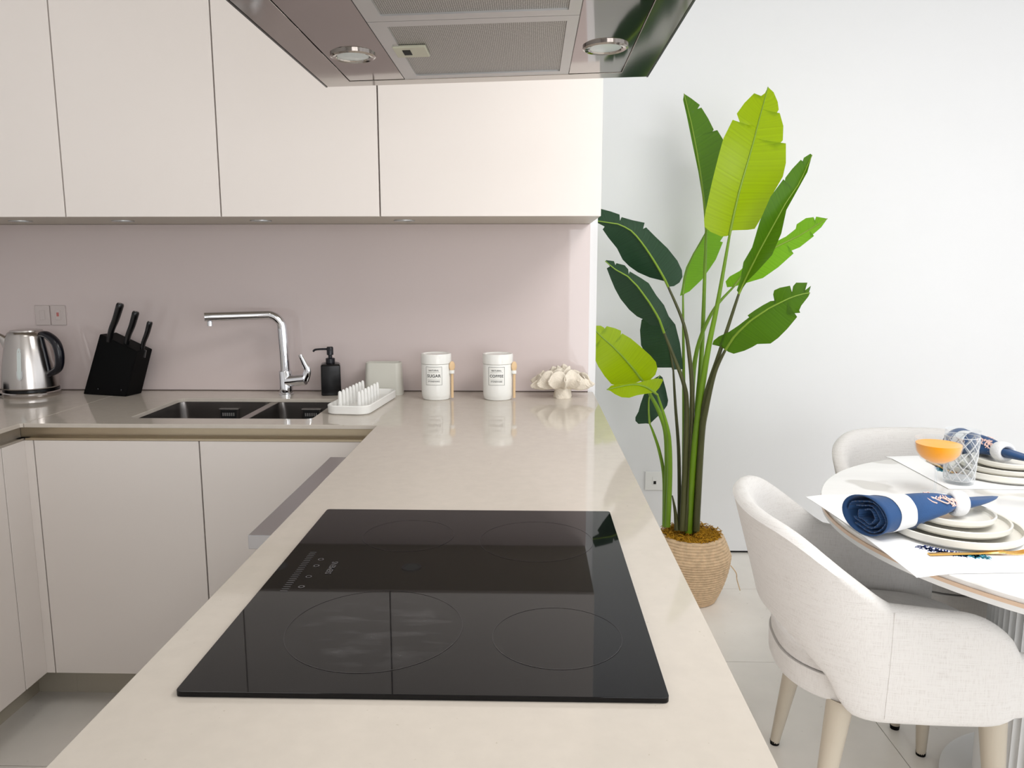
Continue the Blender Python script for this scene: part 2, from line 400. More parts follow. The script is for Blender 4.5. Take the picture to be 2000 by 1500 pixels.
bm = B(); box(bm, XL+.003, .205, YW-.0015, YW+.004, ZT, ZT+.0024)
solo('sealant_strip', bm, mat('sealant', (92, 78, 72), .5), 'thin dark sealant joint along the foot of the glass splashback', 'sealant', (-.95, YW, ZT))

# ------------------------------------------------------------------ base cabinets
def base_unit(label, x0, x1, y0, y1, face, plinth_in=.1, door_gap=.002, ctop=.84):
    # face '-y': front at y0 ; '+x': front at x1 ; '-x': front at x0
    t = thing('base_cabinet', label, 'cabinet', ((x0+x1)/2, (y0+y1)/2, 0), 'handleless base cabinets')
    d = .02; g = door_gap
    if face == '-y':
        part('carcass', boxb(x0, x1, y0+d+.002, y1, .12, ctop), M['carcass'], t)
        part('door', boxb(x0+g, x1-g, y0, y0+d, .122, .846), M['lacquer'], t, bevel=.001)
        part('plinth', boxb(x0, x1, y0+plinth_in, y0+plinth_in+.015, 0, .1195), M['plinth'], t)
    elif face == '+x':
        part('carcass', boxb(x0, x1-d-.002, y0, y1, .12, .84), M['carcass'], t)
        part('door', boxb(x1-d, x1, y0+g, y1-g, .122, .846), M['lacquer'], t, bevel=.001)
        part('plinth', boxb(x1-plinth_in-.015, x1-plinth_in, y0, y1, 0, .1195), M['plinth'], t)
    else:
        part('carcass', boxb(x0+d+.002, x1, y0, y1, .12, .84), M['carcass'], t)
        part('door', boxb(x0, x0+d, y0+g, y1-g, .122, .846), M['lacquer'], t, bevel=.001)
        part('plinth', boxb(x0+plinth_in, x0+plinth_in+.015, y0, y1, 0, .1195), M['plinth'], t)
    return t
DY = 2.14; DX = -1.468
base_unit('white base cabinet under the left half of the sink', -1.4415, -.956, DY, 2.7, '-y', ctop=.7)
base_unit('white base cabinet between the sink and the peninsula', -.956, -.415, DY, 2.7, '-y', ctop=.7)
base_unit('white base cabinet of the left run, facing the peninsula', -2.08, DX, 1.44, 2.043, '+x')
t = thing('corner_filler', 'white corner filler panels where the two cabinet runs meet', 'filler panel', (-1.46, 2.12, .12))
part('panel', boxb(DX-.02, DX, 2.0445, DY+.02, .122, .846), M['lacquer'], t, bevel=.001)
part('panel', boxb(DX, -1.443, DY, DY+.02, .122, .846), M['lacquer'], t, bevel=.001)
part('plinth', boxb(DX-.115, DX-.1, 2.0435, DY+.115, 0, .1195), M['plinth'], t)
part('plinth', boxb(DX-.0995, -1.442, DY+.1, DY+.115, 0, .1195), M['plinth'], t)
bm = B(); box(bm, -1.4935, -.43, 2.166, 2.172, .85, ZB); box(bm, DX+.004, -.43, 2.139, 2.172, .847, .8498); box(bm, DX+.004, -.43, 2.139, 2.1405, .8498, .853)
solo('handle_channel', bm, M['rail'], 'champagne metal handle channel under the sink worktop edge', 'channel', (-.95, 2.15, .847))
bm = B(); box(bm, -1.5, -1.494, .9, 2.165, .85, ZB); box(bm, -1.5, DX+.001, .9, 2.138, .847, .8498); box(bm, DX-.0005, DX+.001, .9, 2.138, .8498, .853)
solo('handle_channel', bm, mat('grey_channel', (176, 168, 158), .35, metal=.5), 'grey metal handle channel under the left corner worktop edge', 'channel', (-1.48, 1.5, .847))
# peninsula units
base_unit('white peninsula base cabinet under the hob', -.415, .2, .4, 1.31, '-x')
base_unit('unseen white base cabinet added below the camera to shade the aisle', -.415, .2, -.48, .399, '-x')  # unseen extension, added to keep window light off the aisle
base_unit('white peninsula base cabinet in the inner corner beyond the oven', -.415, .2, 1.912, 2.12, '-x')
t = thing('oven', 'built-in steel oven with a flat bar handle in the peninsula side', 'oven', (-.2, 1.61, .1))
part('body', boxb(-.41, .18, 1.315, 1.908, .12, .845), M['carcass'], t)
part('door', boxb(-.502, -.412, 1.318, 1.905, .16, .812), M['ovensteel'], t, bevel=.002)
part('handle', boxb(-.512, -.436, 1.322, 1.902, .836, .8625), M['ovensteel'], t, bevel=.0015)
for y0 in (1.36, 1.82): part('handle_post', boxb(-.49, -.45, y0, y0+.04, .812, .836), M['blackgloss'], t)
solo('peninsula_panel', boxb(.2005, .219, -.49, 2.7, 0, ZB-.0005), M['lacquer'], 'white side panel of the peninsula facing the dining table', 'panel', (.21, 1.5, 0))  # lengthened with the worktop under the camera, to shade the aisle

# ------------------------------------------------------------------ wall cabinets
YU, ZU, ZUT = 2.296, 1.4945, 2.42
ux = [-2.098, -1.855, -1.383, -.9165, -.444, .204]
ulab = ['narrow white wall cabinet in the far left corner', 'white wall cabinet above the kettle and knife block', 'white wall cabinet above the left sink bowl', 'white wall cabinet above the tap and soap pump', 'wide white wall cabinet above the canisters, rightmost of the row']
ux = [-2.098, -1.383, -.9165, -.444, .204]; ulab = ulab[1:]
for i in range(4):
    t = thing('wall_cabinet', ulab[i], 'cabinet', ((ux[i]+ux[i+1])/2, 2.5, ZU), 'handleless wall cabinets')
    part('carcass', boxb(ux[i], ux[i+1], YU+.0215, YK-.001, ZU, ZUT), M['lacquer'], t)
    part('door', boxb(ux[i]+.0022, ux[i+1]-(.0022 if i < 3 else 0), YU, YU+.02, ZU-.004, ZUT), M['lacquer'], t, bevel=.0008)
    part('bottom_panel', boxb(ux[i], ux[i+1], YU+.0215, YW+.006, ZU-.0035, ZU-.0002), M['plinth'], t)
solo('bulkhead', boxb(XL+.001, .204, YU+.01, YK-.001, ZUT+.002, ZC-.001), M['wall'], 'white bulkhead above the wall cabinets', 'bulkhead', (-.9, 2.5, ZUT))
for px_, nm in ((-1.656, 'kettle'), (-1.319, 'knife block'), (-.869, 'tap'), (-.406, 'drying rack')):
    t = thing('under_cabinet_light', 'small round recessed light under the wall cabinets, above the '+nm, 'light', (px_, 2.5, ZU-.0036), 'under-cabinet lights')
    part('trim_ring', lathe(B(), [(.034, 0), (.034, -.003), (.026, -.0035), (.025, -.002)], (px_, 2.5, ZU-.0036), 32, False, False), M['alu'], t, smooth=40)
    part('lens', lathe(B(), [(.0252, -.001), (.0252, -.0022)], (px_, 2.5, ZU-.0036), 32), M['lens'], t)

# ------------------------------------------------------------------ sink
t = thing('sink', 'undermounted steel sink with a large and a small bowl', 'sink', (-.92, 2.38, .71))
def bowl(x0, x1, y0, y1, zb):
    bm = B(); rs = []
    for z, ins, r in ((ZB-.001, -.012, .03), (ZB-.001, 0, .022), (.86, 0, .03), (zb+.03, .003, .034), (zb+.008, .01, .034), (zb, .03, .034)):
        rs.append([(x, y, z) for x, y in rrect(x0+ins, x1-ins, y0+ins, y1-ins, r, 6)])
    rings(bm, rs, True, False, True)
    bmesh.ops.reverse_faces(bm, faces=bm.faces[:]); return bm
for (x0, x1, nm) in ((-1.196, -.884, 1), (-.857, -.642, 0)):
    b_ = part('bowl', bowl(x0, x1, 2.203, 2.555, .71), M['sinksteel'], t, smooth=50)
    cx = (x0+x1)/2 + (.012 if nm else -.02)
    if not nm: cx = -.745
    f_ = part('overflow_frame', boxb(cx-.034, cx+.034, 2.546, 2.554, .826, .866), M['sinksteel'], b_, bevel=.002)
    part('overflow_plate', boxb(cx-.027, cx+.027, 2.544, 2.5462, .832, .861), M['black'], b_)
    bm = B()
    for k in range(6): box(bm, cx-.021+k*.0073, cx-.0165+k*.0073, 2.5425, 2.5441, .841, .852)
    part('overflow_mark', bm, M['alu'], b_)
    part('drain', lathe(B(), [(.045, .0), (.045, .003), (.035, .004), (.03, .002)], (cx, 2.38, .7105), 28), M['chrome'], b_, smooth=40)
part('divider', boxb(-.8838, -.8572, 2.2, 2.556, .872, ZB-.0002), M['sinksteel'], t, bevel=.003)

# ------------------------------------------------------------------ tap
TX, TY = -.856, 2.635
t = thing('kitchen_tap', 'chrome mixer tap with an L-shaped swivel spout behind the sink', 'tap', (TX, TY, ZT))
part('body', lathe(B(), [(.026, 0), (.026, .005), (.0225, .007), (.0225, .083), (.02, .086)], (TX, TY, ZT), 32), M['chrome'], t, smooth=40)
sp_ = [(TX, TY, .985), (TX-.001, TY, 1.05), (TX-.004, TY, 1.13)]
cx_, cz_ = TX-.004-.045, 1.135
for k in range(1, 9):
    a = R(90*k/8); sp_.append((cx_+.045*math.cos(a), TY-.012*k/8, cz_+.045*math.sin(a)))
sp_.append((-1.088, TY-.10, cz_+.043))
part('spout', tube(B(), sp_, lambda s: .0165 if s < .2 else .0155, 20), M['chrome'], t, smooth=50)
part('aerator', lathe(B(), [(.0085, 0), (.0085, .016)], (-1.073, TY-.093, cz_+.013), 20), M['chrome'], t, smooth=40)
part('valve', tube(B(), [(TX+.005, TY-.004, .948), (TX+.03, TY-.008, .951), (TX+.074, TY-.014, .957)], .0195, 24), M['chrome'], t, smooth=40)
part('lever', tube(B(), smoothpath([(TX+.070, TY-.014, .955), (TX+.082, TY-.016, .985), (TX+.073, TY-.018, 1.012), (TX+.060, TY-.02, 1.043)], 5), lambda s: .0165-.010*s, 12, .7), M['chrome'], t, smooth=40)

# ------------------------------------------------------------------ kettle
KX, KY = -1.742, 2.605
t = thing('kettle', 'brushed steel electric kettle with a dark handle', 'kettle', (KX, KY, ZT))
kc = (KX, KY, ZT)
part('power_base', lathe(B(), [(.088, 0), (.09, .004), (.09, .014), (.086, .018)], kc, 48), M['steel'], t, smooth=40)
part('base_ring', lathe(B(), [(.084, .018), (.087, .02), (.087, .026), (.084, .028)], kc, 48), M['blackgloss'], t, smooth=40)
part('body', lathe(B(), [(.085, .028), (.0885, .033), (.0875, .05), (.083, .10), (.073, .16), (.0625, .208), (.0585, .219), (.053, .223)], kc, 64, True, True), M['steel'], t, smooth=35)
lid = part('lid', lathe(B(), [(.05, .2232), (.049, .228), (.03, .231)], kc, 40), M['steel'], t, smooth=40)
part('spout', tube(B(), [(KX-.055, KY-.01, ZT+.17), (KX-.072, KY-.013, ZT+.195), (KX-.092, KY-.016, ZT+.213)], lambda s: .022-.013*s, 14, .8), M['steel'], t, smooth=50)
hp = smoothpath([(KX+.055, KY-.012, ZT+.212), (KX+.085, KY-.02, ZT+.212), (KX+.118, KY-.028, ZT+.185), (KX+.128, KY-.03, ZT+.14), (KX+.118, KY-.028, ZT+.098), (KX+.08, KY-.02, ZT+.078)], 6)
part('handle', tube(B(), hp, lambda s: .010+.005*math.sin(PI*s), 14, 1.1), M['navyblack'], t, smooth=50)
part('handle_mount', tube(B(), [(KX+.058, KY-.014, ZT+.218), (KX+.073, KY-.018, ZT+.14), (KX+.084, KY-.02, ZT+.07)], .006, 8, 1.5), M['navyblack'], t, smooth=50)
def kwin(off, w, z0, z1):
    bm = B(); rs = []
    for k in range(17):
        s = k/16; z = z0+(z1-z0)*s; r = .0885-.028*max(0, (z-.05)/.165)**1.15+off
        hw = w*math.sqrt(max(.02, 1-abs(2*s-1)**8))
        row = []
        for j in range(5):
            a = R(-78)+(j/4-.5)*2*hw/r
            row.append((KX+r*math.cos(a), KY+r*math.sin(a), ZT+z))
        rs.append(row)
    rings(bm, rs, False); return bm
part('water_gauge_frame', kwin(.0012, .010, .062, .178), M['alu'], t, smooth=60)
part('water_gauge', kwin(.002, .0065, .068, .172), M['lens'], t, smooth=60)
part('cord', tube(B(), smoothpath([(KX-.085, KY-.02, ZT+.006), (KX-.13, KY-.03, ZT+.0045), (KX-.2, KY+.02, ZT+.0045), (KX-.28, KY+.06, ZT+.0045)], 6), .004, 8), M['blackmatte'], t, smooth=60)
solo('storage_jar', lathe(B(), [(.05, 0), (.056, .008), (.058, .03), (.054, .045), (.046, .05)], (-1.905, 2.50, ZT), 32), M['navyblack'], 'dark rounded object cut by the left edge, beside the kettle', 'jar', (-1.905, 2.50, ZT), smooth=40)

# ------------------------------------------------------------------ knife block + knives
O0 = Vector((-1.575, 2.626, ZT)); E1 = Vector((.178, -.049, 0)); E2 = Vector((.018, .076, 0))
UPV = Vector((.077, 0, .213))
t = thing('knife_block', 'black slanted knife block beside the kettle', 'knife block', tuple(O0+E1*.5+E2*.5))
bm = B()
q = [O0, O0+E1, O0+E1+E2, O0+E2]
top = [O0+UPV, O0+E1+Vector((.051, 0, .158)), O0+E1+E2+Vector((.051, 0, .158)), O0+E2+UPV]
rings(bm, [[tuple(v) for v in q], [tuple(v) for v in top]], True, True, True)
part('body', bm, M['blackmatte'], t, bevel=.004)
for k in (.35, .85):
    c = O0+E1*k+Vector((.012*k, -.0012, .022)); part('peg', lathe(B(), [(.0028, -.003), (.0036, 0), (.0028, .003)], tuple(c), 10), M['blackgloss'], t, smooth=40)
for (b, e, nm, r) in (((-1.458, 1.085), (-1.411, 1.222), 'largest black-handled knife, leftmost in the knife block', .0150), ((-1.400, 1.066), (-1.359, 1.194), 'middle black-handled knife in the knife block', .0138), ((-1.345, 1.048), (-1.313, 1.159), 'smallest black-handled knife, rightmost in the knife block', .0112)):
    yy = 2.617
    k = thing('kitchen_knife', nm, 'knife', (b[0], yy, b[1]), 'knives in the block')
    d = Vector((e[0]-b[0], 0, e[1]-b[1])); n_ = Vector((-d.z, 0, d.x)).normalized(); P = Vector((b[0], yy, b[1]))
    pts = smoothpath([P+n_*.004, P+d*.3+n_*.006, P+d*.6+n_*.001, P+d*.98-n_*.001], 6)
    part('handle', tube(B(), pts, lambda s, r=r: r*(.72+.3*s)*(1 if s < .96 else .8), 14, .8, Vector((0, 1, 0))), M['blackgloss'], k, smooth=60)
    part('end_rivet', lathe(B(), [(r*.42, 0), (r*.3, .003)], tuple(P+d*.985-Vector((0, 0, .002))), 12), M['ovensteel'], k, smooth=40)
    bl = B(); dn = d.normalized()
    for s_ in (0,):
        c0 = P-dn*.015; c1 = P+dn*.012
        rings(bl, [[tuple(c+n_*a+Vector((0, bb, 0))) for a, bb in ((.009, -.001), (.009, .001), (-.010, .0006), (-.010, -.0006))] for c in (c0, c1)], True, True, True)
    part('blade', bl, M['chrome'], k)

# ------------------------------------------------------------------ soap pump
SX, SY = -.700, 2.648
t = thing('soap_pump', 'black square soap pump bottle right of the tap', 'soap dispenser', (SX, SY, ZT))
bm = B(); rs = []
for z, i_ in ((0, .003), (.003, 0), (.104, .001), (.109, .004), (.112, .012)):
    c, s = math.cos(R(14)), math.sin(R(14))
    rs.append([(SX+x*c-y*s, SY+x*s+y*c, ZT+z) for x, y in rrect(-.034+i_, .034-i_, -.034+i_, .034-i_, .005, 3)])
rings(bm, rs, True, True, True); part('bottle', bm, M['blackgloss'], t, smooth=30)
part('collar', lathe(B(), [(.016, .112), (.016, .127), (.013, .129)], (SX, SY, ZT), 24), M['navyblack'], t, smooth=40)
part('pump_head', lathe(B(), [(.007, .128), (.007, .138), (.0115, .140), (.0115, .165), (.009, .168)], (SX, SY, ZT), 24), M['navyblack'], t, smooth=40)
part('nozzle', tube(B(), smoothpath([(SX-.008, SY-.002, ZT+.160), (SX-.035, SY-.008, ZT+.160), (SX-.05, SY-.011, ZT+.158), (SX-.056, SY-.012, ZT+.152)], 5), .0036, 10), M['navyblack'], t, smooth=50)

# ------------------------------------------------------------------ drying rack and cutlery cup
c0 = Vector((-.540, 2.435, ZT)); ang = R(-5.5); ca, sa = math.cos(ang), math.sin(ang)
def rk(x, y, z): return (c0.x+x*ca-y*sa, c0.y+x*sa+y*ca, ZT+z)
t = thing('drying_rack', 'white plastic dish drying tray with rows of pegs beside the sink', 'drying rack', tuple(c0))
def ringset(bm, spec, hx, hy):
    rings(bm, [[rk(x, y, z) for x, y in rrect(-hx+i, hx-i, -hy+i, hy-i, max(.006, .035-i), 6)] for z, i in spec], True, True, True)
bm = B(); ringset(bm, [(0, .006), (.004, .001), (.026, 0), (.0285, .002), (.0285, .005), (.026, .007), (.010, .009)], .068, .172)
part('tray', bm, M['whiteplastic'], t, smooth=40)
for row, xs in ((0, -.034), (1, .026)):
    for k in range(8 if row == 0 else 7):
        yy = -.125+k*.032
        part('peg', lathe(B(), [(.0068, .009), (.0062, .05), (.0052, .062), (.0025, .066)], rk(xs, yy, 0), 14), M['whiteplastic'], t, smooth=50)
t = thing('cutlery_cup', 'grey-white rectangular cutlery cup standing at the back of the drying tray', 'cup', (-.517, 2.653, ZT))
bm = B(); rs = []
for z, i_ in ((0, -.001), (.105, .004), (.112, .005), (.113, .007), (.11, .009), (.02, .006)):
    rs.append([(-.515+x, 2.662+y, ZT+z) for x, y in rrect(-.066+i_, .066-i_, -.032+i_, .032-i_, .022-min(.012, max(0, i_)), 6)])
rings(bm, rs, True, True, True); part('body', bm, M['cup'], t, smooth=40)

# ------------------------------------------------------------------ canisters
def canister(cx, word, cyl_label):
    cy = 2.572; r = .0505
    t = thing('canister', cyl_label, 'canister', (cx, cy, ZT), 'labelled canisters')
    part('jar', lathe(B(), [(.044, 0), (.0475, .003), (.0475, .006), (.0495, .010), (.0505, .02), (.0505, .118), (.049, .1205)], (cx, cy, ZT), 56), M['ceramic'], t, smooth=40)
    part('lid', lathe(B(), [(.0495, .1212), (.0512, .123), (.0512, .152), (.0495, .155), (.044, .1545), (.042, .152)], (cx, cy, ZT), 56), M['ceramic'], t, smooth=40)
    a0 = R(-93)
    lab = part('label', B_lab(cx, cy, r, a0, []), M['ceramic'], t)
    def wrap(bm, z, off=.0006):
        for v in bm.verts:
            a = a0+v.co.x/r; rr = r+off; zz = z+v.co.y
            v.co = (cx+rr*math.cos(a), cy+rr*math.sin(a), ZT+zz)
        return bm
    bm = B()
    def strip(x0, x1, y0, y1):
        n = 10
        for k in range(n):
            xa, xb = x0+(x1-x0)*k/n, x0+(x1-x0)*(k+1)/n
            bm.faces.new([bm.verts.new(p) for p in ((xa, y0, 0), (xb, y0, 0), (xb, y1, 0), (xa, y1, 0))])
    W, Hh = .028, .0305
    for a in ((-W, W, Hh-.0008, Hh), (-W, W, -Hh, -Hh+.0008), (-W, -W+.0008, -Hh, Hh), (W-.0008, W, -Hh, Hh)): strip(*a)
    part('label_frame', wrap(bm, .0835), M['ink'], lab)
    for yy in (.0125, -.0125):
        bm = B(); strip(-.021, .021, yy-.0003, yy+.0003)
        part('label_rule', wrap(bm, .0835), M['inkgrey'], lab)
    for s, sz, yy in (('NATURAL', .0072, .0185), (word, .0128 if len(word) > 5 else .0138, .0), ('STONEWARE', .0062, -.0185)):
        part('lettering', wrap(text_bm(s, sz, True, 1.08), .0835+yy), M['ink'], lab)
    # spoon in its loop on the right-hand side
    a = R(-18); sx, sy = cx+.0585*math.cos(a), cy+.0585*math.sin(a)
    part('spoon_loop', lathe(B(), [(.0075, .088), (.009, .089), (.009, .099), (.0075, .1)], (sx-.001, sy, ZT), 20), M['ceramic'], t, smooth=40)
    s_ = thing('wooden_spoon', 'small light wooden spoon held at the side of the '+word.lower()+' canister', 'spoon', (sx, sy, ZT+.006), 'canister spoons')
    part('handle', tube(B(), [(sx, sy, ZT+.006), (sx, sy, ZT+.06), (sx, sy, ZT+.104)], .0045, 12), M['wood'], s_, smooth=50)
    bm = B(); bmesh.ops.create_uvsphere(bm, u_segments=18, v_segments=12, radius=1)
    for v in bm.verts: v.co = Vector((v.co.x*.0115, v.co.y*.0065*(1 if v.co.y > 0 else .6), v.co.z*.017))
    bmesh.ops.rotate(bm, verts=bm.verts, matrix=Matrix.Rotation(R(40), 3, 'Z')); bmesh.ops.translate(bm, verts=bm.verts, vec=(sx, sy, ZT+.113))
    part('bowl', bm, M['wood'], s_, smooth=60)
def B_lab(cx, cy, r, a0, _):
    bm = B(); rs = []
    for z in (.052, .115):
        rs.append([(cx+(r+.0003)*math.cos(a0+(k/12-.5)*.0575/r), cy+(r+.0003)*math.sin(a0+(k/12-.5)*.0575/r), ZT+z) for k in range(13)])
    rings(bm, rs, False); return bm
canister(-.3195, 'SUGAR', 'white ceramic canister labelled SUGAR on the worktop')
canister(-.1105, 'COFFEE', 'white ceramic canister labelled COFFEE on the worktop')

# ------------------------------------------------------------------ coral ornament
t = thing('coral_ornament', 'white ruffled coral ornament at the right end of the splashback', 'ornament', (.107, 2.60, ZT))
def ruffle(n, a, b, z0, h, amp, ph, r0=.22):
    bm = B(); rs = []; N = 320
    for j in range(14):
        s = j/13; row = []; m_ = s**1.3
        for i in range(N):
            th_ = 2*PI*i/N
            fold = math.sin(n*th_+ph)+.3*math.sin(2.0*n*th_+1.3*ph)+.35*math.sin(3*th_+ph)
            rr = (r0+(1-r0)*min(1, s/.65)**.8)*(1+amp*m_*fold)
            da = (1.75/n)*m_*math.cos(n*th_+ph*1.7)
            z = z0+h*(.42*s+.58*max(0, (s-.35)/.65))+.004*s*math.sin(5*th_+ph)-.026*s*abs(math.cos(th_))**2.5-.017*m_*math.sin(n*th_+ph)
            row.append((.107+a*rr*math.cos(th_+da), 2.60+b*rr*math.sin(th_+da), z))
        rs.append(row)
    rings(bm, rs, True); return bm
part('stem', lathe(B(), [(.03, 0), (.031, .006), (.028, .025), (.031, .042), (.02, .05)], (.110, 2.60, ZT), 28, True, True, lambda a, z: 1+.06*math.sin(5*a+z*60)), M['coral'], t, smooth=60)
part('ruffle', ruffle(12, .090, .060, ZT+.034, .052, .20, .3), M['coral'], t, smooth=70, solid=.0042)
part('ruffle', ruffle(8, .060, .040, ZT+.038, .056, .26, 1.4), M['coral'], t, smooth=70, solid=.0042)
part('ruffle', ruffle(5, .032, .022, ZT+.040, .056, .30, 2.2), M['coral'], t, smooth=70, solid=.0042)

# ------------------------------------------------------------------ sockets
for i, (x0, lab) in enumerate(((-1.776, 'blank beige switch plate on the splashback, left of its neighbour'), (-1.719, 'beige switch plate with a red indicator on the splashback'))):
    t = thing('switch_plate', lab, 'switch', (x0+.027, YW, 1.17))
    part('plate', boxb(x0, x0+.053, YW-.006, YW-.0003, 1.136, 1.207), M['socket'], t, bevel=.002)
    part('rocker', boxb(x0+.017, x0+.036, YW-.008, YW-.006, 1.155, 1.19), M['socket'], t, bevel=.001)
    if i: part('indicator', boxb(x0+.023, x0+.031, YW-.009, YW-.008, 1.168, 1.182), M['red'], t)
t = thing('wall_socket', 'white data socket low on the far white wall behind the plant', 'socket', (.585, YF, .35))
part('plate', boxb(.538, .628, YF-.008, YF-.0005, .308, .398), M['socketwhite'], t, bevel=.002)
part('port_frame', boxb(.572, .594, YF-.010, YF-.008, .333, .372), M['socketwhite'], t, bevel=.001)
part('port', boxb(.577, .589, YF-.0105, YF-.0099, .338, .353), M['black'], t)

# ------------------------------------------------------------------ hob
t = thing('hob', 'black glass induction hob set into the peninsula worktop', 'hob', (-.113, 1.039, ZT))
part('glass', slab(rrect(-.3705, .1445, .734, 1.3435, .006, 4), [], ZT+.0003, ZT+.0063), M['hob'], t, bevel=.0012)
def flatring(cx, cy, r, w=.0011):
    bm = B(); n = 96
    rings(bm, [[(cx+q*math.cos(2*PI*i/n), cy+q*math.sin(2*PI*i/n), ZT+.0066) for i in range(n)] for q in (r-w, r)], True); return bm
for cx, cy, r in ((-.190, .882, .108), (.033, .865, .078), (-.200, 1.21, .075), (.010, 1.19, .092)):
    part('zone_ring', flatring(cx, cy, r), M['markdim'], t)
for k in range(22):
    yy = .985+k*.0068
    part('control_tick', boxb(-.341, -.331, yy, yy+.0014, ZT+.0064, ZT+.0067), M['mark'], t)
for yy in (1.0, 1.035, 1.075, 1.10):
    part('control_symbol', flatring(-.316, yy, .0045, .0016), M['mark'], t)
bm = text_bm('SIEMENS', .0125, True, 1.0)
for v in bm.verts: v.co = (-.291-v.co.y, 1.068+v.co.x, ZT+.0067)
part('lettering', bm, M['mark'], t)

# ------------------------------------------------------------------ cooker hood
HX0, HY, HZ = -.397, 1.1, 1.69
t = thing('cooker_hood', 'steel island cooker hood with mesh filters above the hob', 'cooker hood', (HX0, HY, HZ))
t.rotation_euler = (0, R(-1.44), 0)
HW, HN, HF = .618, -.62, .454
L = dict(local=True)
part('canopy', boxb(0, HW, HN, HF, .006, .06), M['hoodrim'], t, bevel=.001, **L)
bm = slab([(0, HN), (HW, HN), (HW, HF), (0, HF)], [[(.052, HN+.04), (.566, HN+.04), (.566, HF-.037), (.052, HF-.037)]], 0, .006)
part('rim', bm, M['hoodrim'], t, bevel=.0006, **L)
part('rim_trim', boxb(-.003, 0, HN, HF, -.001, .062), M['blackgloss'], t, **L)
part('rim_trim', boxb(HW, HW+.003, HN, HF, -.001, .062), M['blackgloss'], t, **L)
for x0, x1 in ((.0535, .1565), (.4675, .5645)):
    part('lamp_panel', boxb(x0, x1, HN+.042, HF-.039, .001, .0055), M['hoodsteel'], t, **L)
for cx in (.099, .519):
    for cy in (.241, -.40):
        l_ = part('lamp', lathe(B(), [(.0375, 0.001), (.0375, -.002), (.034, -.004), (.029, -.003), (.027, .0005)], (cx, cy, 0), 40, False, False), M['hoodrim'], t, smooth=40, **L)
        part('lamp_glass', lathe(B(), [(.0272, .0008), (.026, -.0015), (.015, -.0025)], (cx, cy, 0), 32), M['lens'], l_, smooth=40, **L)
for y0 in (.073, -.252, -.5715):
    y1 = y0+.3235 if y0 < 0 else .4155
    fl = part('grease_filter', slab([(.158, y0), (.466, y0), (.466, y1), (.158, y1)], [[(.183, y0+.024), (.449, y0+.024), (.449, y1-.024), (.183, y1-.024)]], .0005, .0058), M['alu'], t, **L)
    part('filter_mesh', boxb(.1825, .4495, y0+.0235, y1-.0235, .003, .0055), M['mesh'], fl, **L)
    ly = y0+.155
    part('filter_latch', boxb(.172, .226, ly-.029, ly+.029, -.002, .0027), M['latch'], fl, bevel=.0015, **L)
    part('latch_slot', boxb(.186, .199, ly-.016, ly+.012, -.0026, -.0019), M['black'], fl, **L)
part('chimney', boxb(.17, .45, -.22, .06, .0605, .985), M['hoodrim'], t, bevel=.001, **L)

# ------------------------------------------------------------------ potted plant
PX, PY = .655, 3.0
t = thing('potted_plant', 'tall bird-of-paradise plant with large paddle leaves in a woven jute basket', 'plant', (PX, PY, 0))
# woven basket: coil rows
prof = []
N_ROW = 26
def prad(z):
    s = z/.27
    return .100+.058*math.sin(PI*min(1, s*.92)**.85*.62)*1.0 - .03*max(0, s-.72)/.28
bm = B(); pr = []
for k in range(N_ROW*4+1):
    z = .275*k/(N_ROW*4); pr.append((prad(z)+.0034*abs(math.sin(PI*k/4)), z))
inner = [(prad(.275)-.012, .275), (prad(.25)-.016, .235)]
lathe(bm, pr+inner, (PX, PY, 0), 72, True, True, lambda a, z: 1+.006*math.sin(40*a+z*260)+.004*math.sin(17*a))
part('basket', bm, M['jute'], t, smooth=70)
bm = B(); tube(bm, smoothpath([(PX+.150, PY-.05, .16), (PX+.172, PY-.055, .13), (PX+.178, PY-.05, .10), (PX+.192, PY-.052, .055)], 4), .0022, 6)
part('loose_fibre', bm, M['jute'], t)
bm = B()
for k in range(650):
    a = random.uniform(0, 2*PI); rr = math.sqrt(random.random())*.126
    p0 = Vector((PX+rr*math.cos(a), PY+rr*math.sin(a), .262+random.uniform(0, .022)))
    d = Vector((random.uniform(-1, 1), random.uniform(-1, 1), random.uniform(-.15, .35))).normalized()*random.uniform(.012, .03)
    if (p0+d-Vector((PX, PY, 0))).xy.length > .128: d = -d
    tube(bm, [p0, p0+d*.5+Vector((0, 0, .005)), p0+d], .0016, 4, cap=False)
tag(part('moss', bm, M['moss'], t), kind='stuff')
part('soil', lathe(B(), [(.126, .25), (.124, .264), (.05, .272)], (PX, PY, 0), 36), M['moss'], t, smooth=60)

def interp(pts, s):
    n = len(pts)-1; ds = [0]
    for a, b in zip(pts, pts[1:]): ds.append(ds[-1]+math.hypot(b[0]-a[0], b[1]-a[1]))
    x = s*ds[-1]
    for i in range(n):
        if x <= ds[i+1] or i == n-1:
            f = (x-ds[i])/max(1e-9, ds[i+1]-ds[i]); return tuple(pts[i][k]+(pts[i+1][k]-pts[i][k])*f for k in range(len(pts[i])))
def project(pts, q):
    best = (1e9, 0); ds = [0]
    for a, b in zip(pts, pts[1:]): ds.append(ds[-1]+math.hypot(b[0]-a[0], b[1]-a[1]))
    for i in range(len(pts)-1):
        a, b = pts[i], pts[i+1]; L2 = (b[0]-a[0])**2+(b[1]-a[1])**2
        f = max(0, min(1, ((q[0]-a[0])*(b[0]-a[0])+(q[1]-a[1])*(b[1]-a[1]))/L2))
        d = math.hypot(a[0]+f*(b[0]-a[0])-q[0], a[1]+f*(b[1]-a[1])-q[1])
        if d < best[0]: best = (d, (ds[i]+f*(ds[i+1]-ds[i]))/ds[-1])
    return best[1]
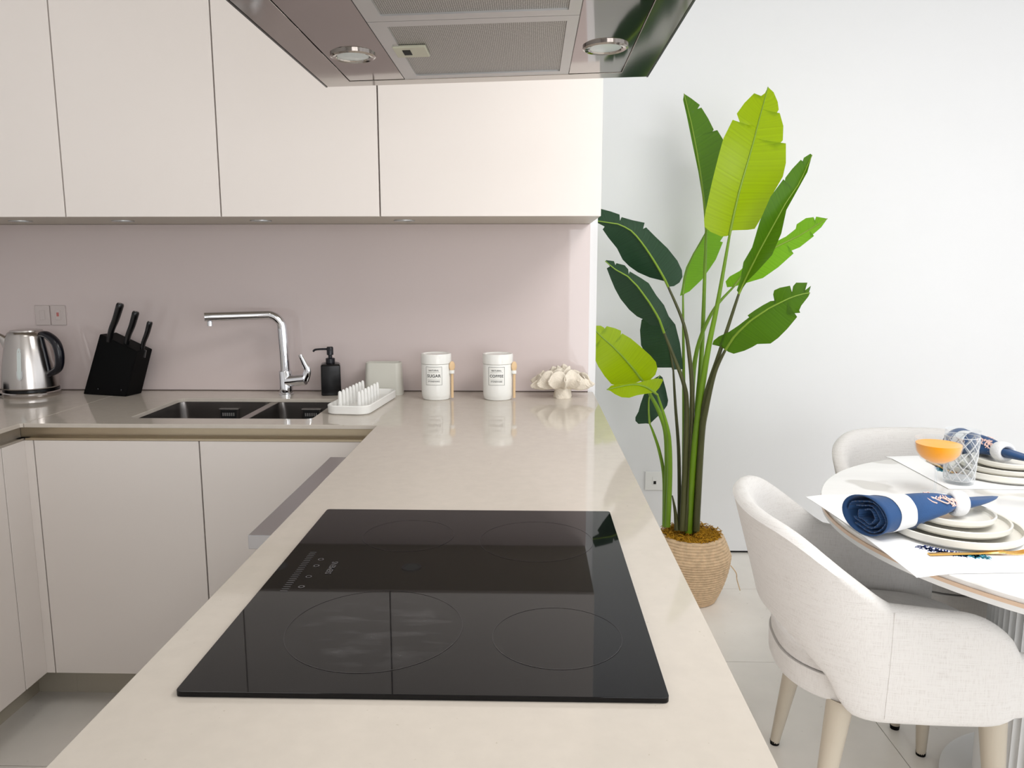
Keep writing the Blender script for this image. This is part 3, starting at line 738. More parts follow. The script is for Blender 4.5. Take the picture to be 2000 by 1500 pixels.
def leaf(mid, sides, yd, edge, m, ribm='midrib', curl=.0, label=None):
    """mid: rib from base to tip; sides: two outlines base to tip; yd: depth of rib at base, middle, tip; edge: depth change at each outline"""
    def ydep(s): return yd[0]*(1-s)*(1-2*s)+4*yd[1]*s*(1-s)+yd[2]*s*(2*s-1)
    bm = B(); uvl = bm.loops.layers.uv.new('UVMap'); K = 6
    for si, out in enumerate(sides):
        dense = []
        for a, b in zip(out, out[1:]):
            n = max(1, int(math.hypot(b[0]-a[0], b[1]-a[1])/7))
            for k in range(n): dense.append((a[0]+(b[0]-a[0])*k/n, a[1]+(b[1]-a[1])*k/n))
        dense.append(out[-1])
        ss = [project(mid, q) for q in dense]
        wmax = max(math.hypot(interp(mid, s)[0]-q[0], interp(mid, s)[1]-q[1]) for s, q in zip(ss, dense))
        for i in range(1, len(ss)): ss[i] = max(ss[i], ss[i-1])
        N_ = len(ss)
        ss = [.75*s+.25*(i/(N_-1)) for i, s in enumerate(ss)]; ss[0] = 0; ss[-1] = 1
        rows = []
        for s, q in zip(ss, dense):
            mu = interp(mid, s); wd = math.hypot(mu[0]-q[0], mu[1]-q[1]); row = []
            for k in range(K+1):
                f = k/K; u, v = mu[0]+(q[0]-mu[0])*f, mu[1]+(q[1]-mu[1])*f
                wn = f*wd/max(1, wmax)
                yy = ydep(s)+edge[si]*wn+curl*wn*wn + .004*math.sin(9*s+si)*wn
                vt = bm.verts.new(at(u, v, yy)); row.append((vt, (1 if si else -1)*f, s))
            rows.append(row)
        for a, b in zip(rows, rows[1:]):
            for k in range(K):
                c = [a[k], a[k+1], b[k+1], b[k]]
                try: fc = bm.faces.new([x[0] for x in c])
                except Exception: continue
                for lp, x in zip(fc.loops, c): lp[uvl].uv = (x[1], x[2])
    bmesh.ops.remove_doubles(bm, verts=bm.verts, dist=.00005)
    bmesh.ops.recalc_face_normals(bm, faces=bm.faces[:])
    o = part('leaf', bm, M[m], t, smooth=80)
    if label: o['label'] = label
    rp = [at(*interp(mid, s/14), ydep(s/14)-.0015) for s in range(15)]
    part('midrib', tube(B(), rp, lambda s: .0040*(1-.75*s)+.0008, 8), M[ribm], o, smooth=60)
def stem(pts, y0, y1, r0, r1, m):
    n = len(pts); P = [at(u, v, y0+(y1-y0)*(i/(n-1))**.8) for i, (u, v) in enumerate(pts)]
    part('stem', tube(B(), smoothpath(P, 6), lambda s: r0+(r1-r0)*s**1.6, 10), M[m], t, smooth=60)
# 1 tall leaf at the back left of the top
leaf([(1379, 450), (1376, 405), (1369, 345), (1359, 285), (1349, 235), (1336, 183)],
     [[(1379, 450), (1375, 405), (1364, 336), (1352, 279), (1341, 225), (1334, 195), (1336, 183)],
      [(1379, 450), (1390, 425), (1412, 370), (1420, 310), (1412, 272), (1401, 254), (1389, 261), (1394, 253), (1383, 231), (1370, 210), (1361, 215), (1367, 205), (1350, 192), (1336, 183)]],
     (3.06, 3.12, 3.2), (.0, .10), 'leaf_mid')
# 2 large lime leaf in front
leaf([(1425, 459), (1433, 420), (1445, 369), (1460, 318), (1472, 276), (1481, 240), (1490, 207), (1500, 170)],
     [[(1425, 459), (1420, 461), (1409, 462), (1388, 453), (1376, 443), (1375, 429), (1379, 408), (1391, 354), (1404, 302), (1413, 270), (1431, 234), (1447, 245), (1439, 222), (1454, 201), (1473, 182), (1476, 195), (1494, 182), (1500, 170)],
      [(1425, 459), (1430, 450), (1460, 449), (1474, 447), (1489, 422), (1504, 388), (1529, 345), (1535, 318), (1535, 280), (1513, 291), (1529, 274), (1530, 246), (1523, 221), (1512, 229), (1521, 214), (1519, 199), (1511, 180), (1500, 170)]],
     (2.86, 2.88, 2.98), (.03, .07), 'leaf_lime', 'midrib', -.02)
# 3 folded dark-green leaf to the right
leaf([(1443, 574), (1460, 537), (1484, 489), (1517, 429), (1535, 396), (1562, 357), (1586, 303)],
     [[(1443, 574), (1439, 567), (1446, 546), (1452, 512), (1469, 483), (1484, 432), (1505, 384), (1530, 350), (1531, 362), (1534, 347), (1547, 330), (1564, 312), (1566, 320), (1570, 308), (1583, 300), (1586, 303)],
      [(1443, 574), (1460, 549), (1481, 528), (1508, 498), (1526, 456), (1536, 410), (1556, 374), (1577, 336), (1586, 303)]],
     (2.84, 2.80, 2.86), (-.02, -.10), 'leaf_mid')
# 4 bright leaf low behind it
leaf([(1433, 560), (1460, 524), (1490, 497), (1520, 480), (1562, 460), (1616, 427)],
     [[(1433, 560), (1420, 561), (1417, 550), (1425, 540), (1445, 529), (1468, 505), (1500, 480), (1535, 462), (1554, 447), (1556, 438), (1574, 426), (1589, 424), (1590, 434), (1594, 423), (1616, 427)],
      [(1433, 560), (1460, 552), (1490, 543), (1520, 522), (1550, 495), (1540, 492), (1562, 483), (1590, 461), (1582, 463), (1604, 444), (1616, 427)]],
     (3.02, 3.05, 3.1), (.05, -.04), 'leaf_bright')
# 5 upper dark leaf to the left
leaf([(1305, 560), (1297, 543), (1282, 517), (1265, 490), (1246, 464), (1231, 449), (1210, 438), (1163, 431)],
     [[(1305, 560), (1316, 559), (1327, 552), (1333, 541), (1332, 528), (1323, 509), (1304, 485), (1282, 464), (1262, 444), (1256, 447), (1259, 435), (1235, 430), (1214, 424), (1211, 431), (1210, 419), (1193, 413), (1174, 408), (1170, 419), (1163, 425), (1163, 431)],
      [(1305, 560), (1297, 549), (1269, 542), (1246, 532), (1229, 520), (1216, 507), (1205, 485), (1188, 464), (1177, 448), (1195, 452), (1178, 441), (1166, 435), (1163, 431)]],
     (2.92, 2.86, 2.84), (.05, .05), 'leaf_shaded', 'midrib')
# 6 second dark leaf to the left
leaf([(1297, 650), (1287, 622), (1269, 592), (1246, 560), (1225, 539), (1201, 526), (1182, 510)],
     [[(1297, 650), (1304, 641), (1311, 640), (1316, 631), (1308, 622), (1297, 596), (1282, 577), (1267, 553), (1252, 543), (1230, 530), (1228, 535), (1227, 526), (1220, 518), (1204, 514), (1202, 518), (1199, 510), (1184, 508), (1182, 510)],
      [(1297, 650), (1287, 637), (1270, 635), (1257, 624), (1244, 618), (1229, 605), (1212, 584), (1201, 564), (1193, 545), (1185, 524), (1196, 527), (1188, 516), (1182, 510)]],
     (2.90, 2.82, 2.80), (.05, .06), 'leaf_shaded', 'midrib')
# 7 dark hanging leaf behind
leaf([(1315, 722), (1310, 690), (1302, 660), (1292, 630), (1282, 612)],
     [[(1315, 722), (1334, 721), (1333, 707), (1328, 670), (1319, 634), (1305, 616), (1282, 612)],
      [(1315, 722), (1311, 718), (1283, 718), (1262, 694), (1252, 674), (1250, 645), (1253, 625), (1268, 612), (1282, 612)]],
     (3.02, 3.04, 3.06), (.03, .05), 'leaf_shaded', 'stemdark')
# 8 broad lime leaf low on the left
leaf([(1254, 743), (1235, 718), (1214, 694), (1194, 674), (1174, 657), (1159, 641)],
     [[(1254, 743), (1262, 745), (1270, 742), (1280, 732), (1284, 720), (1281, 707), (1270, 694), (1250, 676), (1232, 661), (1215, 651), (1212, 662), (1213, 646), (1201, 641), (1185, 637), (1184, 650), (1180, 640), (1173, 636), (1164, 636), (1159, 641)],
      [(1254, 743), (1230, 752), (1207, 754), (1194, 750), (1181, 735), (1168, 715), (1159, 695), (1158, 678), (1168, 677), (1158, 673), (1158, 651), (1159, 641)]],
     (2.92, 2.86, 2.86), (.02, .0), 'leaf_lime')
# 9 drooping bright leaf in front of it
leaf([(1284, 771), (1275, 764), (1260, 755), (1244, 751), (1226, 752), (1207, 756), (1185, 761)],
     [[(1284, 771), (1281, 765), (1288, 757), (1295, 743), (1293, 740), (1281, 739), (1267, 742), (1247, 747), (1209, 750), (1194, 753), (1185, 761)],
      [(1284, 771), (1275, 767), (1256, 770), (1244, 772), (1229, 777), (1214, 776), (1201, 770), (1193, 764), (1185, 761)]],
     (2.84, 2.76, 2.72), (.10, -.05), 'leaf_lime')
# 10 small dark leaf hanging behind
leaf([(1269, 828), (1267, 804), (1267, 780), (1276, 752), (1289, 733)],
     [[(1269, 828), (1262, 827), (1247, 828), (1241, 822), (1241, 815), (1247, 804), (1251, 789), (1257, 772), (1270, 750), (1278, 739), (1289, 733)],
      [(1269, 828), (1286, 812), (1296, 802), (1303, 792), (1305, 782), (1300, 758), (1294, 737), (1289, 733)]],
     (2.98, 3.0, 3.03), (.03, .04), 'leaf_shaded', 'midrib')
# 11 mid-green leaf reaching right
leaf([(1417, 683), (1436, 654), (1466, 626), (1502, 602), (1538, 584), (1562, 575), (1582, 572)],
     [[(1417, 683), (1404, 675), (1391, 673), (1394, 665), (1404, 657), (1424, 648), (1442, 636), (1464, 619), (1460, 616), (1474, 606), (1490, 596), (1505, 588), (1515, 587), (1510, 575), (1512, 567), (1523, 562), (1543, 558), (1547, 571), (1549, 559), (1555, 552), (1577, 552), (1567, 571), (1584, 558), (1578, 568), (1582, 572)],
      [(1417, 683), (1422, 687), (1433, 691), (1454, 685), (1469, 678), (1479, 672), (1505, 671), (1520, 660), (1538, 642), (1557, 619), (1536, 613), (1563, 611), (1561, 606), (1565, 597), (1579, 579), (1582, 572)]],
     (2.84, 2.76, 2.74), (.06, .03), 'leaf_mid')
# 12 bright leaf behind the centre
leaf([(1334, 576), (1336, 549), (1343, 522), (1355, 495), (1370, 471), (1385, 440)],
     [[(1334, 576), (1328, 578), (1332, 560), (1335, 540), (1340, 522), (1352, 498), (1368, 470), (1385, 440)],
      [(1334, 576), (1337, 574), (1347, 569), (1371, 546), (1386, 525), (1398, 507), (1412, 473), (1406, 472), (1414, 460), (1400, 443), (1385, 440)]],
     (3.10, 3.14, 3.16), (.02, .06), 'leaf_bright', 'stemgreen')
SB = 3.0
stem([(1349, 1040), (1357, 860), (1371, 680), (1379, 450)], SB, 3.06, .014, .0045, 'stemgreen')
stem([(1345, 1040), (1358, 860), (1380, 700), (1402, 590), (1425, 459)], SB-.02, 2.86, .015, .0045, 'stemgreen')
stem([(1356, 1038), (1367, 860), (1380, 770), (1405, 690), (1443, 574)], SB-.01, 2.84, .013, .0048, 'stemdark')
stem([(1340, 1036), (1349, 850), (1358, 700), (1390, 612), (1433, 560)], SB+.02, 3.02, .011, .0038, 'stemgreen')
stem([(1338, 1036), (1349, 880), (1352, 773), (1347, 700), (1335, 632), (1305, 560)], SB-.03, 2.92, .011, .0042, 'stemdark')
stem([(1332, 1036), (1339, 880), (1341, 790), (1335, 748), (1314, 692), (1297, 650)], SB-.04, 2.90, .011, .0045, 'stemdark')
stem([(1327, 1032), (1326, 893), (1319, 790), (1315, 722)], SB+.02, 3.02, .008, .0036, 'stemdark')
stem([(1299, 1028), (1303, 930), (1301, 850), (1288, 806), (1269, 769), (1254, 743)], SB-.02, 2.92, .012, .0036, 'stemgreen')
stem([(1304, 1028), (1308, 930), (1307, 862), (1300, 822), (1284, 771)], SB-.04, 2.84, .011, .0036, 'stemgreen')
stem([(1297, 1026), (1297, 935), (1288, 882), (1276, 845), (1269, 828)], SB, 2.98, .008, .0032, 'stemgreen')
stem([(1360, 1036), (1370, 860), (1379, 800), (1396, 728), (1417, 683)], SB-.04, 2.84, .013, .0048, 'stemdark')
stem([(1335, 1034), (1336, 860), (1335, 700), (1334, 576)], SB+.04, 3.10, .009, .0034, 'stemgreen')
part('sheath', tube(B(), smoothpath([at(1322, 1035, SB-.03), at(1319, 1000, SB-.03), at(1313, 968, SB-.035)], 4), lambda s: .011*(1-.8*s), 8), M['stemdark'], t, smooth=60)

# ------------------------------------------------------------------ dining table
CX, CY, TR, ZTB = 1.377, 1.768, .645, .75
t = thing('dining_table', 'round white marble dining table with a fluted pedestal', 'table', (CX, CY, 0))
part('table_top', lathe(B(), [(.01, ZTB-.012), (TR-.004, ZTB-.012), (TR-.001, ZTB-.002), (TR-.003, ZTB), (.01, ZTB)], (CX, CY, 0), 128), M['marble'], t, smooth=30)
part('edge_band', lathe(B(), [(TR-.03, ZTB-.0195), (TR, ZTB-.0195), (TR, ZTB-.0122), (TR-.03, ZTB-.0122)], (CX, CY, 0), 128, False, False), M['rosegold'], t, smooth=30)
part('under_board', lathe(B(), [(.02, ZTB-.055), (TR-.09, ZTB-.055), (TR-.004, ZTB-.032), (TR-.001, ZTB-.0198), (.02, ZTB-.0198)], (CX, CY, 0), 128), M['tablewhite'], t, smooth=30)
bm = B(); lathe(bm, [(.236, .03), (.236, ZTB-.0555)], (CX, CY, 0), 288, True, True, lambda a, z: 1-.035*abs(math.sin(36*a))**1.4)
part('fluted_column', bm, M['tablewhite'], t, smooth=50)
part('base_plate', lathe(B(), [(.30, 0), (.31, .004), (.31, .02), (.295, .0295)], (CX, CY, 0), 96), M['tablewhite'], t, smooth=40)

# ------------------------------------------------------------------ dining chairs (built facing +x)
def make_chair():
    t = thing('dining_chair', 'x', 'chair', (0, 0, 0), 'upholstered dining chairs')
    NS = 90
    def sm(a, b, x):
        x = max(0, min(1, (x-a)/(b-a))); return x*x*(3-2*x)
    def tab(x, pts):
        for (a, za), (b, zb) in zip(pts, pts[1:]):
            if x <= b: return za+(zb-za)*(x-a)/(b-a)
        return pts[-1][1]
    def plan(tt):
        s = 1 if tt >= 0 else -1; q = abs(tt)
        if q < .6:
            ph = q/.6*PI/2
            x = -.04-.185*math.cos(ph)**.85; y_ = .25*math.sin(ph)**.9
            nx, ny = -math.cos(ph), math.sin(ph)
        else:
            f = (q-.6)/.4; x = -.04+.268*f; y_ = .25-.012*f*f; nx, ny = .05*f, 1
        l = math.hypot(nx, ny); return Vector((x, s*y_, 0)), Vector((nx/l, s*ny/l, 0))
    def ztop(tt):
        q = abs(tt)
        z = tab(q, [(0, .792), (.1, .792), (.2, .790), (.25, .786), (.3, .776), (.35, .760), (.4, .738), (.45, .714), (.5, .690), (.55, .666), (.6, .643), (.7, .634), (.8, .628), (1, .622)])
        if q > .80: z -= .10*(1-math.sqrt(max(0, 1-((q-.80)/.205)**2)))
        return z
    def zbot(tt):
        q = abs(tt); z = tab(q, [(0, .512), (.1, .516), (.15, .515), (.2, .508), (.25, .497), (.3, .481), (.35, .462), (.4, .440), (.45, .398), (.5, .374), (.55, .369), (.6, .368), (.7, .373), (1, .377)])
        if q > .9: z += .03*(1-math.sqrt(max(0, 1-((q-.9)/.105)**2)))
        return z
    TH = .024
    rs = []
    for i in range(NS+1):
        tt = -1+2*i/NS; c, n = plan(tt); q = abs(tt); zt, zb = ztop(tt), zbot(tt)
        wb = 1-sm(.35, .75, q)
        thk = TH*(1 if q < .97 else .75)
        def off(z): return (.098*max(0, (z-.42)/.38)**1.1*wb - .02*wb + .012*(1-wb)*math.sin(PI*max(0, min(1, (z-.32)/.3))))
        ring = []
        for k in range(9):
            z = zb+thk*.9+(zt-zb-1.8*thk)*k/8; ring.append(c+n*(off(z)+thk)+Vector((0, 0, z)))
        for k in range(1, 7):
            a = PI*k/7; z = zt-thk*.9+thk*.9*math.sin(a); ring.append(c+n*(off(zt)+thk*math.cos(a))+Vector((0, 0, z)))
        for k in range(9):
            z = zt-thk*.9-(zt-zb-1.8*thk)*k/8; ring.append(c+n*(off(z)-thk)+Vector((0, 0, z)))
        for k in range(1, 6):
            a = PI*k/6; z = zb+thk*.9-thk*.9*math.sin(a); ring.append(c+n*(off(zb)-thk*math.cos(a))+Vector((0, 0, z)))
        rs.append(ring)
    # rounded ends: shrink a few closing rings
    def closing(ring, d):
        cen = sum(ring, Vector())/len(ring); out = []
        for f, a in ((.9, .35), (.65, .75), (.3, .98)):
            out.append([cen+(p-cen)*Vector((1, 1, 1)).x*1.0 if False else Vector((p.x+d*TH*a, cen.y+(p.y-cen.y)*f, cen.z+(p.z-cen.z)*(.97+.03*f))) for p in ring])
        return out
    full = list(reversed(closing(rs[0], 1)))+rs+closing(rs[-1], 1)
    bm = B(); rings(bm, [[tuple(p) for p in r] for r in full], True, True, True)
    bmesh.ops.recalc_face_normals(bm, faces=bm.faces[:])
    br = part('backrest', bm, M['fabric'], t, smooth=60, local=True)
    # seam where the back meets each arm
    for s in (-1, 1):
        tt = s*.605; c, n = plan(tt); wb = 1-sm(.35, .75, .605); pts = []
        for k in range(12):
            z = zbot(tt)+.02+(ztop(tt)-zbot(tt)-.03)*k/11
            pts.append(c+n*(.098*max(0, (z-.42)/.38)**1.1*wb-.02*wb+.012*(1-wb)*math.sin(PI*max(0, min(1, (z-.32)/.3)))+TH+.0002)+Vector((0, 0, z)))
        part('seam', tube(B(), pts, .0009, 6), M['fabric'], br, local=True)
    def seatplan(ins, n=64):
        out = []
        for k in range(n):
            a = 2*PI*k/n; e = .62 if math.cos(a) > 0 else .9
            cx = math.copysign(abs(math.cos(a))**e, math.cos(a)); sy = math.copysign(abs(math.sin(a))**.75, math.sin(a))
            out.append((.03+(.26-ins)*cx if cx > 0 else .03+(.245-ins)*cx, (.222-ins)*sy))
        return out
    bm = B(); spec = [(.362, .035), (.365, .012), (.376, 0), (.430, -.002)]
    rings(bm, [[(x, y, z) for x, y in seatplan(i)] for z, i in spec], True, True, True)
    part('seat_base', bm, M['fabric'], t, smooth=50, local=True)
    bm = B(); spec = [(.4305, .012), (.434, .003), (.452, .002), (.472, .008), (.484, .03), (.491, .08), (.495, .15), (.496, .2)]
    rings(bm, [[(x, y, z) for x, y in seatplan(i)] for z, i in spec], True, True, True)
    part('seat', bm, M['fabric'], t, smooth=60, local=True)
    for x, y in ((-.098, .175), (-.098, -.175), (.225, .175), (.225, -.175)):
        ox = -.05 if x < 0 else .02; oy = .035 if y > 0 else -.035
        lg = part('leg', tube(B(), [(x, y, .372), (x+ox*.5, y+oy*.5, .19), (x+ox, y+oy, .008)], lambda s: .030-.017*s, 20), M['leg'], t, smooth=50, local=True)
        part('foot_pad', lathe(B(), [(.0125, 0), (.0135, .012)], (x+ox, y+oy, 0), 16), M['blackmatte'], lg, local=True)
    return t
ch = make_chair()
ch['label'] = 'cream fabric dining chair in front, beside the peninsula, its back to the kitchen'
ch.location = (.825, 1.80, 0); ch.rotation_euler = (0, 0, R(-6))
c2 = copy_tree(ch); c2['label'] = 'cream fabric dining chair on the far side of the table, before the white wall'
c2.location = (1.295, 2.345, 0); c2.rotation_euler = (0, 0, R(-92))

# ------------------------------------------------------------------ place settings (local frame: +x away from the diner)
def frame(org, a): return Matrix.Translation(org) @ Matrix.Rotation(a, 4, 'Z')
def xf(bm, m): bmesh.ops.transform(bm, matrix=m, verts=bm.verts); return bm
def setting(org, a, who, near):
    F = frame(Vector(org), a); o0 = Vector(org)
    def P(x, y, z=0): return F @ Vector((x, y, z))
    # mat, its near edge hanging slightly over the table edge
    bm = B(); nx, ny = 26, 20; x0, x1, y0, y1 = (-.214, .158, -.233, .29); g = []
    for k in (0, 1):
        vv = []
        for i in range(nx+1):
            row = []
            for j in range(ny+1):
                p = P(x0+(x1-x0)*i/nx, y0+(y1-y0)*j/ny); d = math.hypot(p.x-CX, p.y-CY)
                z = ZTB+.0008+.0012*(1-k)-max(0, d-TR+.004)*.12
                row.append(bm.verts.new((p.x, p.y, z)))
            vv.append(row)
        g.append(vv)
        for i in range(nx):
            for j in range(ny):
                q = (vv[i][j], vv[i+1][j], vv[i+1][j+1], vv[i][j+1]); bm.faces.new(q if k == 0 else q[::-1])
    bm.verts.index_update(); be = [e for e in bm.edges if e.is_boundary]
    bmesh.ops.bridge_loops(bm, edges=be)
    mt = thing('placemat', 'white linen placemat with a blue coral print, '+who, 'placemat', tuple(P(-.035, .02, ZTB)), 'placemats')
    part('cloth', bm, M['linen'], mt, smooth=40)
    # coral print beside the plate
    rnd = random.Random(5); bb = B(); bc = B()
    def branch(bmx, x, y, a_, l, dep):
        x2, y2 = x+l*math.cos(a_), y+l*math.sin(a_); w_ = .0009+.0004*dep
        dx, dy = -math.sin(a_)*w_, math.cos(a_)*w_
        bmx.faces.new([bmx.verts.new(P(*c, ZTB+.0024)) for c in ((x-dx, y-dy), (x2-dx, y2-dy), (x2+dx, y2+dy), (x+dx, y+dy))])
        if dep > 0:
            for k in range(3): branch(bmx, x+(x2-x)*(.45+.27*k), y+(y2-y)*(.45+.27*k), a_+rnd.choice((-1, 1))*rnd.uniform(.4, .9), l*.6, dep-1)
    for k in range(22):
        a_ = R(217+2.2*k); bx_ = bb if k < 13 else bc
        branch(bx_, .1375*math.cos(a_), .1375*math.sin(a_), a_+rnd.uniform(-.35, .35), .0185, 2)
    part('coral_print', bb, M['printblue'], mt); part('coral_print', bc, M['printcyan'], mt)
    # three stacked plates
    pz = ZTB+.0022
    for r, h, nm, (ox, oy) in ((.139, .024, 'large', (0, 0)), (.113, .020, 'medium', (.004, .004)), (.088, .019, 'small', (.002, .012))):
        c = P(ox, oy)
        bm = lathe(B(), [(r*.3, 0), (r*.82, 0), (r*.94, .003), (r, .009), (r, h-.0015), (r-.0015, h), (r-.0045, h-.0015), (r-.006, .010), (r*.88, .0066), (r*.3, .006)], (c.x, c.y, pz), 80)
        solo('plate', bm, M['plate'], nm+' off-white plate in the stack '+who, 'plate', (c.x, c.y, pz), 'stacked plates', smooth=35)
        pz += .0068 if nm != 'small' else 0
        pz += .0085 if nm == 'large' else (.0075 if nm == 'medium' else 0)
    ztop_ = pz+.019
    # rolled napkin through a ring
    nk = thing('napkin', 'rolled blue napkin with a white band, '+who, 'napkin', tuple(P(-.1, .03, ztop_)), 'rolled napkins')
    ax = [(-.212, -.012), (-.16, -.012), (-.10, -.013), (-.045, -.009), (-.015, -.005), (.004, -.003)]
    zc = [.047, .054, .063, .068, .070, .070]
    def roll(fr0, fr1, add, inside=False):
        bm = B(); rs = []; n = 40
        for i in range(25):
            f = fr0+(fr1-fr0)*i/24; q = f*5; k0 = min(4, int(q)); ff = q-k0
            ix = ax[k0][0]+(ax[k0+1][0]-ax[k0][0])*ff; iy = ax[k0][1]+(ax[k0+1][1]-ax[k0][1])*ff
            iz = ZTB+.0+zc[k0]+(zc[k0+1]-zc[k0])*ff
            ry = .046*(1-f)**1.25+.013+add; rz = .030*(1-f)**1.25+.0135+add
            row = []
            for k in range(n):
                a_ = 2*PI*k/n; wv = 1+(.16*math.sin(3*a_+2.4*f*3)*f*(1-f)*2.8+.05*math.sin(7*a_+5*f)*f)
                row.append(tuple(P(ix-.022*math.cos(a_)*(1-f), iy+ry*wv*math.cos(a_), iz+rz*wv*math.sin(a_))))
            rs.append(row)
        rings(bm, rs, True); return bm
    body = part('roll', roll(0, 1, 0), M['navy'], nk, smooth=70, solid=.002)
    part('band', roll(.15, .30, .0022), mat('napkin_band', (226, 226, 226), .8), nk, smooth=70, solid=.0012)
    bm = B()
    for (s, r_) in ((.92, .0), (.66, .6), (.42, 1.3)):
        pts = []
        for k in range(21):
            a_ = 2*PI*k/20*.85+r_; pts.append(P(-.206-.02*s*math.cos(a_), -.012+.052*s*math.cos(a_), ZTB+.046+.036*s*math.sin(a_)+.003*math.sin(4*a_)))
        for a_, b_ in zip(pts, pts[1:]):
            d = F.to_3x3() @ Vector((.10, .02, 0))
            bm.faces.new([bm.verts.new(v) for v in (a_, b_, b_+d, a_+d)])
    part('inner_fold', bm, M['navy'], nk, smooth=70, solid=.0025)
    # pointed tail beyond the ring
    tl = B(); rs = []
    for i in range(9):
        f = i/8; x = .008+.136*f; wy = (.014+.012*math.sin(PI*min(1, f*1.6)*.5))*(1-f)**.55+.0006; wz = .0125*(1-f)**.8+.0006
        zz = ZTB+.069-.006*f
        rs.append([tuple(P(x, -.003+.067*f*f**.3+wy*math.cos(2*PI*k/20), zz+wz*math.sin(2*PI*k/20)*(1+.2*math.sin(3*2*PI*k/20)))) for k in range(20)])
    rings(tl, rs, True, True, True); part('tail', tl, M['navy'], nk, smooth=60)
    em = B()
    for j in range(7):
        f0 = .50+.055*j; pts = []
        for k in range(15):
            s = k/14; f = min(.97, f0+.06*math.sin(2*PI*s+j)); a_ = R(200+j*13)+R(70)*s+.25*math.cos(2*PI*s*2+j)
            q = f*5; k0 = min(4, int(q)); ff = q-k0
            ix = ax[k0][0]+(ax[k0+1][0]-ax[k0][0])*ff; iy = ax[k0][1]+(ax[k0+1][1]-ax[k0][1])*ff; iz = ZTB+zc[k0]+(zc[k0+1]-zc[k0])*ff
            wv = 1+(.16*math.sin(3*a_+2.4*f*3)*f*(1-f)*2.8+.05*math.sin(7*a_+5*f)*f)
            ry = (.046*(1-f)**1.25+.0137)*wv+.001; rz = (.030*(1-f)**1.25+.0142)*wv+.001
            a2 = a_-R(140)
            pts.append(P(ix-.022*math.cos(a2)*(1-f), iy+ry*math.cos(a2) * (1), iz+rz*math.sin(a2)))
        tube(em, pts, .0016, 6)
        pts2 = [P_+Vector((0, 0, 0)) for P_ in pts]
    part('embroidery', em, M['pink'], nk, smooth=60)
    rg = thing('napkin_ring', 'white beaded napkin ring around the blue napkin '+who, 'napkin ring', tuple(P(.004, -.003, ZTB+.04)), 'napkin rings')
    bm = B(); rs = []
    for i in range(36):
        th_ = 2*PI*i/36; row = []
        for k in range(14):
            a_ = 2*PI*k/14; rr = .0205+.0085*math.cos(a_)
            row.append(tuple(P(.004+.0185*math.sin(a_), -.003+rr*math.cos(th_)*1.02+.003*math.sin(a_), ZTB+.069+rr*math.sin(th_))))
        rs.append(row)
    rs.append(rs[0]); rings(bm, rs, True); bmesh.ops.remove_doubles(bm, verts=bm.verts, dist=1e-5)
    bmesh.ops.recalc_face_normals(bm, faces=bm.faces[:])
    part('ring', bm, M['ring'], rg, smooth=70)
    # gold fork on the diner's right
    fk = thing('fork', 'gold fork on the placemat '+who, 'fork', tuple(P(-.02, -.13, ZTB+.002)), 'gold forks')
    def bar(x0, x1, w0, w1, zf, th_=.0022, n=14, yo=-.140):
        bm = B(); rs = []
        for i in range(n+1):
            f = i/n; x = x0+(x1-x0)*f; wd = w0+(w1-w0)*f; z = ZTB+.0034+zf(f)
            rs.append([tuple(P(x, yo+c*wd, z+d)) for c, d in ((-1, 0), (-.7, th_), (.7, th_), (1, 0), (.7, -th_*.4), (-.7, -th_*.4))])
        rings(bm, rs, True, True, True); return bm
    part('handle', bar(-.136, -.03, .0066, .0042, lambda f: .001), M['gold'], fk, smooth=40)
    part('neck', bar(-.03, .02, .0036, .010, lambda f: .001+.004*f), M['gold'], fk, smooth=40)
    for k in range(4):
        part('tine', bar(.019, .072, .0018, .0011, lambda f: .005-.004*math.sin(PI*f), .0014, 10, -.1475+k*.005), M['gold'], fk, smooth=40)
    kn = thing('knife', 'gold table knife beside the plates '+who, 'knife', tuple(P(.06, .2, ZTB+.002)), 'gold knives')
    part('handle', bar(-.10, .02, .0048, .004, lambda f: .001, .0022, 12, .215), M['gold'], kn, smooth=40)
    part('blade', bar(.02, .115, .004, .0075, lambda f: .001, .0011, 12, .215), M['gold'], kn, smooth=40)
setting((.955, 1.688, 0), R(3.5), 'nearest the camera', True)
setting((1.362, 2.19, 0), R(-90), 'at the far side of the table', False)

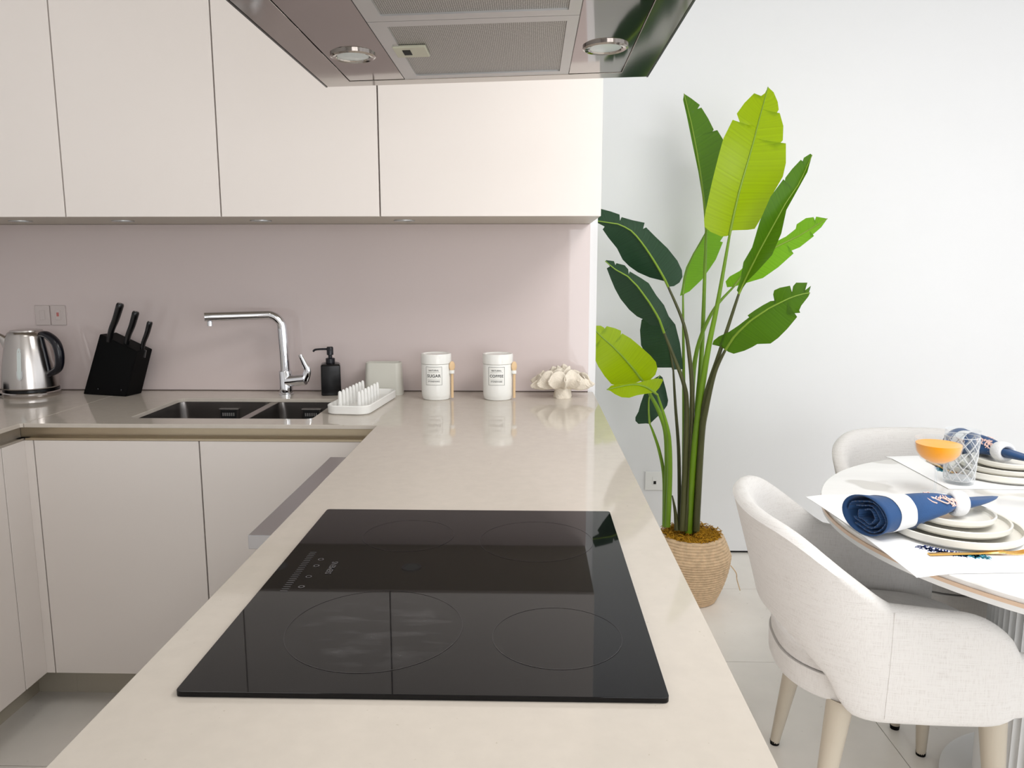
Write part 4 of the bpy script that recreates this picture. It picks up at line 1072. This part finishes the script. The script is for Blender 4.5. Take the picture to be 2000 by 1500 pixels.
# ------------------------------------------------------------------ glasses
gx, gy = 1.068, 1.985
t = thing('coupe_glass', 'stemmed coupe glass filled with orange juice', 'glass', (gx, gy, ZTB))
part('glass_bowl', lathe(B(), [(.0045, .082), (.02, .084), (.042, .096), (.053, .112), (.0565, .130), (.058, .150), (.0575, .1505), (.0562, .150), (.0548, .130), (.0513, .113), (.041, .0985), (.02, .0868), (.003, .086)], (gx, gy, ZTB), 56), M['thin'], t, smooth=50)
part('glass_stem', lathe(B(), [(.034, .0022), (.034, .0036), (.012, .006), (.0042, .012), (.0035, .045), (.0045, .0815)], (gx, gy, ZTB), 32), M['thin'], t, smooth=50)
part('juice', lathe(B(), [(.003, .0872), (.02, .088), (.0402, .0998), (.0502, .1138), (.0536, .130), (.0544, .137), (.003, .1375)], (gx, gy, ZTB), 48), M['juice'], t, smooth=50)
gx, gy = 1.187, 2.09
t = thing('tumbler', 'empty cut-crystal tumbler with a diamond pattern', 'glass', (gx, gy, ZTB+.0024))
H_ = .150; z0_ = ZTB+.0024
part('cut_glass_body', lathe(B(), [(.034, 0), (.037, .002), (.0372, .012), (.0435, H_-.001), (.0430, H_), (.0412, H_-.001), (.0355, .016), (.02, .013)], (gx, gy, z0_), 48), M['thin'], t, smooth=40)
def trad(z): return .0372+.0063*(z-.012)/(H_-.012)
for d_ in (-1, 1):
    for k in range(10):
        pts = []
        for j in range(25):
            f = j/24; z = .012+(H_-.030)*f; a = 2*PI*k/10+d_*f*2*PI*.36; r = trad(z)+.0006
            pts.append((gx+r*math.cos(a), gy+r*math.sin(a), z0_+z))
        part('cut_ridge', tube(B(), pts, .0015, 6), M['cut'], t, smooth=60)
for z in (.012, H_-.018):
    r = trad(z)+.0004
    part('cut_band', tube(B(), [(gx+r*math.cos(2*PI*k/40), gy+r*math.sin(2*PI*k/40), z0_+z) for k in range(41)], .0013, 6, cap=False), M['cut'], t, smooth=60)
part('base_cut', lathe(B(), [(.033, .0135), (.024, .020), (.010, .024)], (gx, gy, z0_), 20), M['cut'], t)
